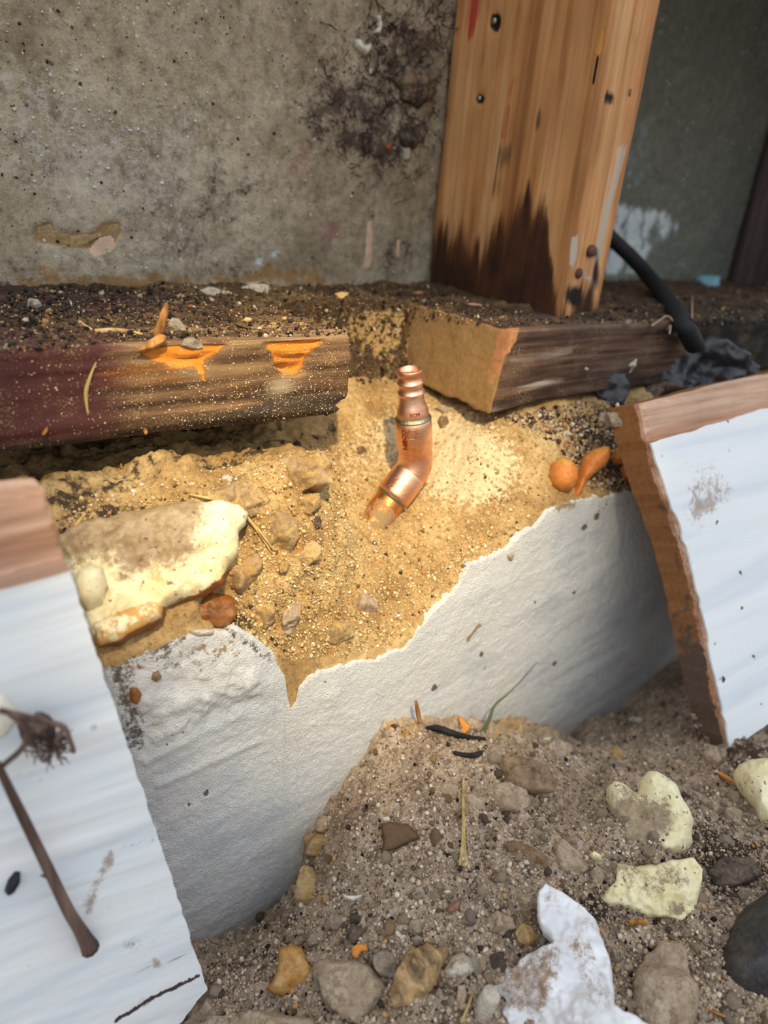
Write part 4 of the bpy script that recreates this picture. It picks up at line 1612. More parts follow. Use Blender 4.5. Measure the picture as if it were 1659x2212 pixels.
FO = lump('expanding_foam', 'pale yellow expanding foam patch on the ledge beside the left white board', 'foam',
          [(110, 1180), (150, 1140), (210, 1120), (300, 1100), (400, 1085), (470, 1082), (515, 1092), (535, 1110), (531, 1135), (514, 1152), (515, 1190), (492, 1230), (482, 1262), (440, 1290), (400, 1300), (362, 1312),
           (352, 1346), (300, 1375), (252, 1398), (222, 1402), (170, 1360), (130, 1290)], .0085, M_FOAM, rag=5, sp=5.5, round_px=34, nz=.0035, nzs=70, fine=.0012, seed=301, under=1.2, sink=-.0045,
          mask=px_mask(lambda x, y: .97 * pmask(x, y, [(90, 1060), (460, 1050), (450, 1110), (430, 1180), (400, 1230), (340, 1235), (260, 1245), (240, 1210), (130, 1230)], 36),
                       lambda x, y: .9 * lmask(x, y, [(200, 1400), (260, 1392), (352, 1345)], 14) + .9 * lmask(x, y, [(355, 1320), (420, 1300), (490, 1250)], 16),
                       lambda x, y: .55 * pmask(x, y, [(220, 1330), (350, 1290), (360, 1340), (250, 1395)], 16) + .45 * emask(x, y, 430, 1265, 60, 26)))
lump('foam_lobe', 'smooth glossy cream lobe of foam', None, [(152, 1262), (168, 1232), (196, 1219), (222, 1226), (232, 1262), (222, 1300), (190, 1322), (160, 1305)], .0085, M_FOAM, rag=1.5, seed=302, parent=FO, sink=-.0085, camw=.6)
lump('foam_lobe', 'lower yellow shelf of foam with a browned lip', None, [(190, 1350), (250, 1322), (320, 1300), (352, 1300), (350, 1338), (300, 1366), (255, 1392), (215, 1400)], .007, M_FOAM, rag=3, seed=303, parent=FO, sink=-.0065, camw=.6,
     mask=px_mask(None, lambda x, y: .9 * lmask(x, y, [(215, 1400), (255, 1392), (352, 1342)], 10), lambda x, y: .5 + 0 * x))
lump('burnt_foam_chunk', 'rusty brown burnt foam chunk at the lower tip of the yellow foam', 'foam', [(392, 1335), (400, 1305), (425, 1285), (455, 1278), (498, 1288), (506, 1325), (486, 1358), (450, 1360), (418, 1362)],
     .0085, M_RUSTFOAM, rag=4, nz=.002, nzs=150, fine=.0012, seed=304, camw=.5)
lump('pebble', 'white rounded pebble under the burnt foam chunk', 'pebble', [(408, 1360), (430, 1356), (462, 1358), (458, 1372), (430, 1376), (410, 1370)], .003, R_WHITE, rag=1, seed=305, camw=.5)
lump('rusty_crumb', 'rust coloured crumb stuck on the white face right of the left board', 'crumb', [(280, 1482), (296, 1478), (306, 1500), (296, 1522), (280, 1514)], .0025, M_RUSTFOAM, rag=2, seed=306, camw=.3)
lump('rusty_crumb', 'small tan rusty crumb on the white face below the burnt foam', 'crumb', [(328, 1452), (342, 1446), (350, 1462), (338, 1474), (326, 1468)], .002, R_BROWN, rag=2, seed=307, camw=.3)

ROCKS = [  # label, polygon, height, material, facets
    ('jagged yellow concrete chunk topmost of the broken rubble under the plate end', [(588, 1002), (612, 985), (640, 992), (668, 980), (692, 983), (707, 1012), (704, 1050), (692, 1066), (664, 1056), (640, 1074), (612, 1058), (585, 1030)], .016, R_SAND, 7),
    ('small angular yellow concrete piece wedged below the topmost chunk', [(622, 1078), (650, 1070), (690, 1066), (692, 1098), (660, 1116), (634, 1102)], .009, R_SAND, 5),
    ('broad rounded sandy lump just above the pine needle', [(432, 1072), (470, 1052), (510, 1038), (556, 1046), (584, 1080), (566, 1112), (536, 1122), (500, 1108), (462, 1100)], .012, R_SAND, 5),
    ('sandy lump between the pine needle and the yellow chunks', [(560, 1122), (600, 1100), (640, 1122), (648, 1160), (622, 1200), (590, 1196), (556, 1160)], .010, R_SAND, 5),
    ('ochre lump right of the pale foam edge', [(500, 1235), (530, 1200), (556, 1190), (566, 1220), (552, 1260), (516, 1286), (496, 1270)], .009, R_OCHRE, 5),
    ('small ochre stone at the foot of the pine needle', [(600, 1212), (620, 1200), (634, 1214), (622, 1236), (604, 1236)], .005, R_OCHRE, 4),
    ('flat oval tan stone standing on edge in the broken concrete', [(612, 1378), (604, 1340), (612, 1305), (632, 1290), (650, 1302), (646, 1340), (632, 1370)], .007, R_TAN, 3),
    ('pale cracked stone set in the sandy slope below the pipe', [(768, 1340), (766, 1300), (780, 1268), (800, 1272), (816, 1300), (812, 1330), (792, 1346)], .007, R_TAN, 5),
    ('brownish lump low on the sandy slope left of the pale stone', [(690, 1370), (720, 1335), (762, 1345), (768, 1372), (730, 1394), (700, 1392)], .006, R_SAND, 5),
    ('knobbly sand lump right of the burnt foam', [(536, 1310), (556, 1280), (590, 1300), (596, 1340), (572, 1362), (542, 1346)], .008, R_SAND, 5),
    ('tan lump between the foot of the pine needle and the pipe', [(640, 1180), (668, 1160), (694, 1180), (690, 1210), (660, 1226), (640, 1210)], .007, R_SAND, 5),
    ('amber crystal stone left below the pipe base', [(758, 1150), (770, 1140), (786, 1150), (782, 1168), (764, 1168)], .004, R_OCHRE, 4),
    ('small reddish pebble left of the pipe under the plate corner', [(768, 968), (784, 962), (794, 974), (784, 984), (770, 982)], .004, R_BROWN, 3),
    ('smooth dark seed like stone in a hole left of the pipe', [(672, 1132), (676, 1116), (686, 1112), (695, 1124), (692, 1140), (680, 1146)], .003, R_DARK, 0),
    ('cream stone chip in the shadow below the left plate', [(474, 1040), (478, 1028), (492, 1024), (504, 1034), (498, 1044)], .003, R_WHITE, 4),
    ('tan chip stuck over the top edge of the white paint', [(1090, 1208), (1092, 1196), (1104, 1192), (1112, 1200), (1106, 1212)], .002, R_TAN, 3),
    ('tan lump of mortar on the ledge below the right plate', [(936, 882), (962, 876), (986, 886), (984, 900), (958, 896)], .004, R_TAN, 3),
    ('dark glassy amber bead right of the barbed pipe', [(944, 912), (950, 898), (966, 900), (972, 914), (962, 928), (950, 928)], .003, R_BROWN, 0),
    ('dirt covered stone under the membrane on the right ledge', [(1280, 925), (1296, 892), (1308, 890), (1304, 916), (1290, 928)], .004, R_TAN, 4),
    ('pale flat stone beside the right board top corner', [(1306, 904), (1310, 888), (1340, 892), (1350, 912), (1344, 922), (1310, 922)], .004, R_GREY, 4),
    ('whitish crumb in the dark grit of the right ledge', [(1212, 932), (1224, 928), (1240, 938), (1232, 944), (1216, 942)], .003, R_WHITE, 3),
    ('grey pebble beside the splinter on the left plate', [(366, 725), (362, 700), (372, 686), (388, 688), (400, 706), (402, 724), (384, 730)], .005, R_GREY, 3),
    ('earth clod lying just behind the gouged plate edge', [(388, 748), (396, 732), (416, 728), (438, 738), (440, 752), (414, 756)], .003, R_GREY, 4),
    ('cream pebble beside the black membrane', [(1352, 800), (1354, 782), (1366, 774), (1376, 776), (1370, 798), (1360, 808)], .004, R_WHITE, 3),
    ('tiny white pebble on the face of the right plate', [(1258, 797), (1265, 790), (1272, 796), (1266, 804)], .002, R_WHITE, 0),
]
for i, (lab, poly, h, m_, fc) in enumerate(ROCKS):
    h *= 1.45 if i < 10 else 1
    lump('stone' if 'stone' in lab else ('pebble' if 'pebble' in lab else 'lump'), lab, 'stone', poly, h, m_, rag=2 if np.ptp(np.array(poly)[:, 0]) > 30 else .8, facets=fc, nz=h * .18, nzs=180, fine=h * .08, seed=320 + i, camw=.45, sink=h * .15,
         mask=dusty(.32) if m_ in (R_SAND, R_TAN) else None)

# orange foam beads by the right board
p, n = dirs(1270, 1020, 20)
OB = thing('foam_drips', p, 'orange dried foam drips in a row on the ledge by the right board', 'foam')
for i, (poly, h, sk, lab) in enumerate([
        ([(1182, 1030), (1190, 1003), (1210, 988), (1232, 994), (1248, 1014), (1248, 1042), (1232, 1062), (1206, 1064), (1188, 1052)], .011, -.004, 'round bulb of orange foam with a yellowish cap'),
        ([(1228, 1076), (1240, 1042), (1250, 1012), (1258, 988), (1280, 972), (1306, 962), (1318, 970), (1316, 990), (1306, 1008), (1284, 1024), (1266, 1042), (1258, 1066), (1244, 1080)], .009, -.007, 'long bent orange drip'),
        ([(1318, 990), (1326, 972), (1345, 961), (1358, 968), (1358, 988), (1340, 1004), (1324, 1002)], .008, -.006, 'small orange bulb'),
        ([(1338, 1010), (1350, 996), (1366, 1004), (1372, 1026), (1360, 1036), (1344, 1030)], .007, -.003, 'dark orange bulb partly behind the board')]):
    lump('foam_bead', lab, None, poly, h, M_ORANGE, rag=.8, sp=3, at=(None, None, (1322, 988), (1318, 1004))[i], seed=360 + i, parent=OB, sink=sk, camw=.7, nz=.0006, nzs=120, under=.8,
         mask=px_mask(None, None, lambda x, y, c=np.array(poly): .75 * sstep(c[:, 1].min() + 26, c[:, 1].min() + 4, y)))

# ------------------------------------------------------------------ things on the plates
p, n = hit(320, 745)
SPL = thing('wood_splinter', p, 'torn orange wood splinter standing up on the left plate beside a grey pebble', 'splinter')
lump('upright_shard', None, None, [(330, 735), (326, 715), (340, 690), (350, 665), (358, 650), (364, 656), (362, 690), (358, 722), (346, 738)], .003, M_CHIP, rag=4, sp=2.5, seed=371, parent=SPL, nrm=(-.5, -.8, .3), camw=.7, at=(342, 738), sink=-.001, facets=3, nz=.0008, nzs=300)
lump('lying_shard', None, None, [(276, 768), (300, 752), (326, 736), (344, 724), (358, 726), (356, 738), (336, 748), (310, 764)], .003, M_CHIP, rag=4, sp=2.5, facets=3, seed=372, parent=SPL, camw=.5, sink=-.0025)
blade('straw', 'curled pale straw at the back left of the plate top', 'straw', [(172, 696), (184, 704), (198, 712)], .0014, [.0009, .0005], M_STRAW, group=None)
blade('straw', 'long frayed straw lying along the top of the left plate', 'straw', [(206, 716), (240, 714), (275, 716), (308, 722)], .0016, [.0010, .0012, .0010, .0005], M_STRAW, 16)
s_ = blade('straw', 'dry straw clinging upright to the front face of the left plate', 'straw', [(208, 782), (198, 805), (187, 838), (186, 862), (190, 897)], .0009, [.0002, .0005, .0008, .0007, .0003], M_STRAW, 16)
blade('straw', 'tiny straw hair on the dusty face near the right end of the left plate', 'straw', [(505, 940), (500, 955), (498, 962)], .0008, .0003, M_STRAW, 8)
lump('wood_crumb', 'pale wood crumb on the dark left part of the plate face', 'crumb', [(88, 938), (96, 926), (104, 920), (102, 932), (94, 940)], .002, M_CHIP, rag=.5, seed=381, camw=.5, sink=-.0006)
lump('wood_crumb', 'brown bark crumb halfway along the plate face', 'crumb', [(308, 930), (316, 924), (320, 932), (312, 938)], .002, M_CHIP, rag=.5, seed=382, camw=.5, sink=-.0006)
lump('wood_crumb', 'brown crumb low on the plate face above the foam', 'crumb', [(258, 1006), (264, 1000), (268, 1014), (262, 1018)], .002, M_CHIP, rag=.5, seed=383, camw=.5, sink=-.0006)
lump('leaf_scrap', 'small triangular tan leaf scrap on the soil in front of the wall', 'leaf', [(722, 634), (738, 630), (754, 632), (746, 648), (738, 652)], .0006, M_TANLEAF, rag=.6, seed=384, camw=.5, sink=-.0016)
lump('splinter', 'thin pinkish splinter on the soil at the foot of the stud', 'splinter', [(1002, 655), (1020, 655), (1041, 658), (1040, 664), (1015, 662)], .0016, M_PINKCHIP, rag=.6, seed=385, camw=.5, sink=-.001)
lump('splinter', 'orange brown chip on the soil left of the pinkish splinter', 'splinter', [(880, 636), (900, 628), (920, 630), (916, 638), (890, 642)], .0016, M_CHIP, rag=.6, seed=386, camw=.5, sink=-.001)
lump('lint', 'tuft of white lint on the dark soil at the far left', 'lint', [(55, 660), (68, 650), (86, 652), (94, 662), (78, 672), (60, 670)], .004, R_WHITE, rag=3, nz=.002, nzs=300, seed=387, camw=.5, sink=-.001)
lump('chip', 'bright yellow wood chip on top of the left plate', 'chip', [(520, 694), (530, 686), (546, 690), (542, 698), (528, 700)], .002, M_STRAW, rag=.8, seed=388, camw=.5, sink=-.001)
lump('bark_flake', 'thin red brown bark flake on top of the left plate', 'flake', [(503, 698), (522, 698), (548, 712), (536, 712), (515, 706)], .001, M_BROWNLEAF, rag=.8, seed=389, camw=.5, sink=-.001)
lump('bark_flake', 'dark curled bark flake hanging on the wall foot at the far left', 'flake', [(68, 624), (82, 630), (100, 624), (96, 634), (80, 638)], .0015, R_DARK, rag=.8, seed=390, camw=.5, sink=-.001)
for i, (lab, poly) in enumerate([('pink plaster piece at the wall foot above the long straw', [(424, 630), (450, 620), (500, 632), (505, 645), (440, 645)]),
                                 ('pink plaster piece at the wall foot, right of the first', [(520, 622), (545, 612), (582, 616), (578, 640), (530, 643)]),
                                 ('tiny pink plaster crumb at the wall foot on the left', [(214, 632), (224, 626), (230, 640), (220, 646)]),
                                 ('tiny pale plaster crumb left of the pink pieces', [(296, 636), (306, 634), (308, 644), (298, 646)])]):
    lump('plaster_piece', lab, 'plaster', poly, .003, R_WHITE, rag=2, seed=395 + i, camw=.6, facets=4, mask=dusty(.48))
lump('torn_plaster', 'tan peeled plaster flap with ragged rim low on the left of the wall', 'plaster', [(84, 492), (108, 478), (124, 500), (160, 506), (205, 500), (226, 482), (256, 480), (262, 498), (250, 520), (226, 512), (190, 532), (112, 532), (76, 524)],
     .0008, R_SAND, rag=7, seed=399, nrm=nw, camw=.1, round_px=6, mask=dusty(.4))

# ------------------------------------------------------------------ dark corner behind the right board
pts = []
for x, y, yy in [(1250, 455, .131), (1296, 492, .125), (1330, 524, .118)]:
    pts.append(on(x, y, 1, yy))
for x, y, yy in [(1368, 560, .105), (1403, 600, .085), (1440, 645, .060), (1476, 700, .030), (1500, 745, .008)]:
    p, n = hit(x, y)
    pts.append(on(x, y, 1, min(yy, p[1] - .009)))
V, F = tube(spline(pts, 30), [.0056] * 30, 12)
o = obj('cable', V, F, M_RUBBER)
tag(o, 'thick black cable slanting down from behind the stud', 'cable')
lump('membrane_scrap', 'crumpled black roofing membrane behind the top of the right board', 'membrane', [(1340, 846), (1348, 800), (1359, 776), (1386, 764), (1406, 746), (1413, 727), (1442, 722), (1493, 727), (1545, 730), (1590, 752), (1640, 790), (1640, 830), (1493, 850), (1400, 872)],
     .007, M_FELT, rag=7, sp=5, nz=.009, nzs=48, fine=.0007, seed=410, camw=.6, under=.3, sink=-.003, round_px=14)
lump('membrane_scrap', 'dark ragged membrane scrap nearest the right plate', 'membrane', [(1272, 831), (1296, 812), (1316, 800), (1350, 806), (1362, 830), (1350, 868), (1338, 888), (1314, 880), (1292, 860)],
     .008, M_FELT, rag=4, nz=.004, nzs=120, facets=4, seed=411, camw=.6, under=.3, mask=None)
lump('bark_piece', 'speckled brown bark piece on the membrane behind the right board', 'bark', [(1372, 862), (1390, 836), (1430, 822), (1470, 828), (1480, 842), (1430, 856), (1396, 874)], .006, R_DARK, rag=3, nz=.002, seed=412, camw=.6, sink=-.006, mask=dusty(.42))
lump('foam_scrap', 'pale blue scrap on the plate by the far right stud', 'scrap', [(1497, 604), (1510, 597), (1556, 600), (1552, 632), (1528, 636), (1500, 626)], .008, M_BLUE, rag=1.5, seed=413, camw=.5, sink=-.002)
lump('lint', 'grey white lint knot on the right plate top edge', 'lint', [(1344, 700), (1352, 690), (1364, 692), (1362, 704), (1348, 712)], .004, R_GREY, rag=2, nz=.002, nzs=300, seed=414, camw=.5, sink=-.001)
for i, (pth, lab) in enumerate([([(1408, 704), (1428, 690), (1443, 683), (1460, 702), (1474, 728)], 'bowed brown web fibre over the black membrane'), ([(1495, 640), (1494, 688), (1488, 710), (1478, 732)], 'thin web fibre hanging beside the cable foot'),
                                ([(1440, 712), (1448, 704), (1446, 722)], 'short web fibre left of the cable foot')]):
    blade('web_fibre', lab, 'fibre', pth, [.004, .010, .014, .010, .004][:len(pth)], .0006, M_WEB, 16)

# ------------------------------------------------------------------ needles and blades around the foam
blade('pine_needle', 'long olive pine needle arched over the foam edge', 'needle', [(407, 1068), (440, 1074), (476, 1082), (520, 1104), (556, 1146), (588, 1196)], [.002, .003, .004, .004, .003, .0015], [.0004, .0006, .0007, .0007, .0006, .0003], M_STRAW, 24)
blade('pine_needle', 'second needle crossing beside the long olive one', 'needle', [(528, 1112), (548, 1132), (572, 1162), (594, 1192)], [.002, .003, .003, .0012], [.0003, .0005, .0005, .0003], M_STRAW, 16)
lump('dry_leaf', 'narrow tan leaf blade beside the left board, above the foam', 'leaf', [(130, 1174), (142, 1154), (160, 1132), (180, 1108), (192, 1098), (186, 1114), (166, 1140), (150, 1162), (138, 1174)], .0012, M_TANLEAF, rag=.5, seed=420, camw=.7, sink=-.006)
lump('foam_crumb', 'small orange crumb on the dusty top of the foam', 'crumb', [(270, 1142), (284, 1134), (300, 1140), (296, 1148), (276, 1150)], .003, M_ORANGE, rag=1.5, seed=421, camw=.6, sink=-.006)

# ------------------------------------------------------------------ twig on the left board
def board_pt(x, y, off):
    return on_plane(x, y, A0, NL) + NL * off


tw = thing('dried_twig', board_pt(120, 1850, .004), 'dried brown twig with a withered flower head lying on the left white board', 'twig')
V, F = tube(spline([board_pt(x, y, o_) for x, y, o_ in [(-20, 1600, .012), (8, 1660, .011), (45, 1738, .010), (95, 1845, .008), (135, 1930, .007), (165, 1985, .005), (190, 2034, .003)]], 30),
            np.interp(np.linspace(0, 1, 30), [0, .3, .8, .95, 1], [.0010, .0014, .0019, .0025, .0030]), 10)
obj('stem', V, F, M_TWIG, tw)
V, F = tube(spline([board_pt(x, y, o_) for x, y, o_ in [(102, 1862, .008), (90, 1856, .008), (76, 1848, .009)]], 8), [.0012, .001, .0008, .0007, .0006, .0005, .0004, .0003], 6)
obj('side_shoot', V, F, M_TWIG, tw)
for i, pth in enumerate([[(-20, 1474, .016), (40, 1490, .016), (85, 1505, .015), (116, 1520, .014), (128, 1548, .013), (140, 1580, .012)], [(0, 1480, .016), (30, 1510, .015), (48, 1545, .014), (60, 1560, .013)],
                         [(118, 1520, .014), (106, 1540, .013), (100, 1560, .012)], [(-10, 1600, .013), (30, 1565, .013), (38, 1530, .014), (20, 1500, .015)]]):
    V, F = tube(spline([board_pt(*q) for q in pth], 18), [.0008] * 17 + [.0004], 6)
    obj('stalk', V, F, M_TWIG, tw)
lump('withered_head', None, None, [(38, 1562), (52, 1545), (70, 1552), (92, 1540), (112, 1548), (118, 1572), (104, 1598), (84, 1600), (62, 1592), (46, 1582)], .0025, M_TWIG, rag=12, nz=.003, nzs=400, seed=431, parent=tw, nrm=NL, camw=.2, sink=-.008)
r = np.random.default_rng(440)
Vs, Fs, k = [], [], 0
for i in range(70):
    c0 = board_pt(r.normal(84, 20), r.normal(1568, 14), .010)
    d = r.normal(size=3); d /= np.linalg.norm(d)
    q = [c0 + d * r.uniform(.002, .006) * t + r.normal(size=3) * .0006 + np.array([0, 0, -.002]) * t * t for t in np.linspace(0, 1, 5)]
    v, f = tube(q, np.linspace(.0004, .00015, 5), 4, False)
    Vs.append(v); Fs += [tuple(a + k for a in g_) for g_ in f]; k += len(v)
o = obj('bristles', np.concatenate(Vs), Fs, M_TWIG, tw)
o['kind'] = 'stuff'
lump('pale_petal', 'pale dry petal', None, [(-40, 1500), (10, 1500), (34, 1530), (36, 1560), (14, 1590), (-40, 1620)], .0022, M_SHELL, rag=1, seed=432, parent=tw, nrm=NL, camw=.2, sink=-.008)
lump('pellet', 'dark blue black pellet on the left white board', 'pellet', [(8, 1925), (18, 1898), (32, 1880), (44, 1882), (44, 1900), (30, 1922), (16, 1930)], .003, M_PELLET, rag=1, seed=433, nrm=NL, camw=.1)
lump('mud_bit', 'small dark mud bit below the withered flower head', 'crumb', [(66, 1600), (74, 1594), (80, 1604), (72, 1612)], .0025, R_DARK, rag=1, seed=434, nrm=NL, camw=.1)

# ------------------------------------------------------------------ things lying in the dug dirt
R_ = np.random.default_rng
FM1 = px_mask(lambda x, y: .95 * pmask(x, y, [(1310, 1740), (1345, 1705), (1395, 1725), (1440, 1730), (1456, 1760), (1450, 1800), (1410, 1830), (1340, 1838), (1290, 1846), (1296, 1800)], 24), None, lambda x, y: .5 * emask(x, y, 1345, 1850, 50, 14))
f1 = lump('foam_lump', 'curled cream foam lump with a dirt filled hollow, upper one of two on the dirt', 'foam', [(1276, 1846), (1286, 1818), (1316, 1788), (1312, 1752), (1308, 1706), (1324, 1691), (1350, 1696), (1374, 1716), (1378, 1692), (1396, 1668), (1422, 1668),
          (1446, 1686), (1462, 1704), (1482, 1740), (1497, 1780), (1496, 1820), (1476, 1848), (1440, 1860), (1400, 1857), (1360, 1860), (1326, 1856)], .014, M_CREAM, rag=3, sp=4.5, round_px=26, nz=.003, nzs=90, fine=.0007, seed=501, mask=FM1, under=.8, sink=-.0015)
lump('foam_knob', 'small greyish shell like knob of foam', None, [(1308, 1706), (1318, 1692), (1338, 1690), (1352, 1702), (1346, 1722), (1320, 1730)], .006, M_SHELL, rag=1, seed=502, parent=f1, sink=-.006, camw=.6)
lump('foam_lump', 'cream foam lump dusted with brown crumbs, lower one of two on the dirt', 'foam', [(1280, 1934), (1308, 1922), (1332, 1900), (1338, 1866), (1372, 1872), (1420, 1870), (1450, 1858), (1500, 1850), (1518, 1878), (1513, 1930), (1505, 1966), (1476, 1990), (1440, 1980),
          (1402, 1984), (1362, 1966), (1322, 1966), (1290, 1948)], .013, M_CREAM, rag=4, sp=4.5, round_px=24, nz=.0035, nzs=90, fine=.0008, seed=503, under=.8, facets=4, sink=-.0025,
     mask=px_mask(lambda x, y: .7 * pmask(x, y, [(1330, 1870), (1440, 1870), (1500, 1900), (1440, 1930), (1360, 1920)], 34) + .8 * emask(x, y, 1460, 1962, 20, 14)))
lump('foam_lump', 'pitted cream foam lump cut by the right edge, below the right board', 'foam', [(1590, 1690), (1604, 1664), (1636, 1650), (1690, 1648), (1712, 1720), (1690, 1790), (1646, 1790), (1634, 1756), (1604, 1728)], .016, M_CREAM, rag=2, sp=4, nz=.002, nzs=100, seed=504, under=.7,
     mask=px_mask(lambda x, y: .5 * emask(x, y, 1655, 1780, 30, 20) + .4 * emask(x, y, 1610, 1700, 20, 30)))
lump('foam_bit', 'little oval cream foam bit beside the upper foam lump', 'foam', [(1272, 1848), (1284, 1838), (1300, 1848), (1298, 1860), (1280, 1858)], .005, M_CREAM, rag=.8, seed=505)
lump('foam_bit', 'pale crumbly foam bit right of the old wood chunk', 'foam', [(972, 2066), (1000, 2058), (1018, 2072), (1024, 2096), (996, 2120), (968, 2112), (958, 2096)], .008, R_WHITE, rag=3, nz=.002, seed=506, mask=dusty(.42))

lump('torn_sheet', 'crumpled torn white sheet half buried in dirt at the bottom', 'paper', [(1162, 1990), (1163, 1937), (1183, 1916), (1215, 1930), (1258, 1956), (1288, 1990), (1305, 2034), (1322, 2098), (1330, 2170), (1350, 2184), (1410, 2215), (1410, 2270), (1130, 2270), (1092, 2206),
          (1066, 2170), (1062, 2112), (1078, 2082), (1112, 2092), (1140, 2066), (1196, 2044), (1176, 2022)], .008, M_PAPER, rag=3.5, sp=4, round_px=9, nz=.0065, nzs=75, fine=.0008, seed=510, under=.5, sink=-.0035,
     mask=px_mask(lambda x, y: .85 * pmask(x, y, [(1100, 2090), (1150, 2070), (1200, 2050), (1205, 2110), (1200, 2160), (1150, 2190), (1100, 2170), (1085, 2130)], 26) + .6 * emask(x, y, 1262, 2040, 30, 50) + .5 * emask(x, y, 1190, 1940, 14, 14) + .35 * emask(x, y, 1290, 2150, 50, 60)))
lump('cobble', 'large smooth black cobble at the lower right edge', 'stone', [(1533, 2100), (1548, 2050), (1575, 2000), (1612, 1958), (1660, 1925), (1740, 1915), (1810, 1980), (1820, 2080), (1760, 2160), (1690, 2190), (1640, 2190), (1580, 2170), (1545, 2140)], .026, R_BLACK, rag=0, sp=8, nz=.0015, nzs=40, seed=511, under=.8)
lump('rubble_stone', 'big rough tan rubble stone between the white sheet and the black cobble', 'stone', [(1364, 2170), (1372, 2110), (1394, 2066), (1430, 2034), (1470, 2036), (1486, 2050), (1492, 2104), (1513, 2140), (1506, 2200), (1482, 2240), (1400, 2250), (1372, 2220)], .020, R_TAN, rag=4, sp=6, facets=7, nz=.003, nzs=90, fine=.0008, seed=512, sink=-.002, mask=dusty(.42))

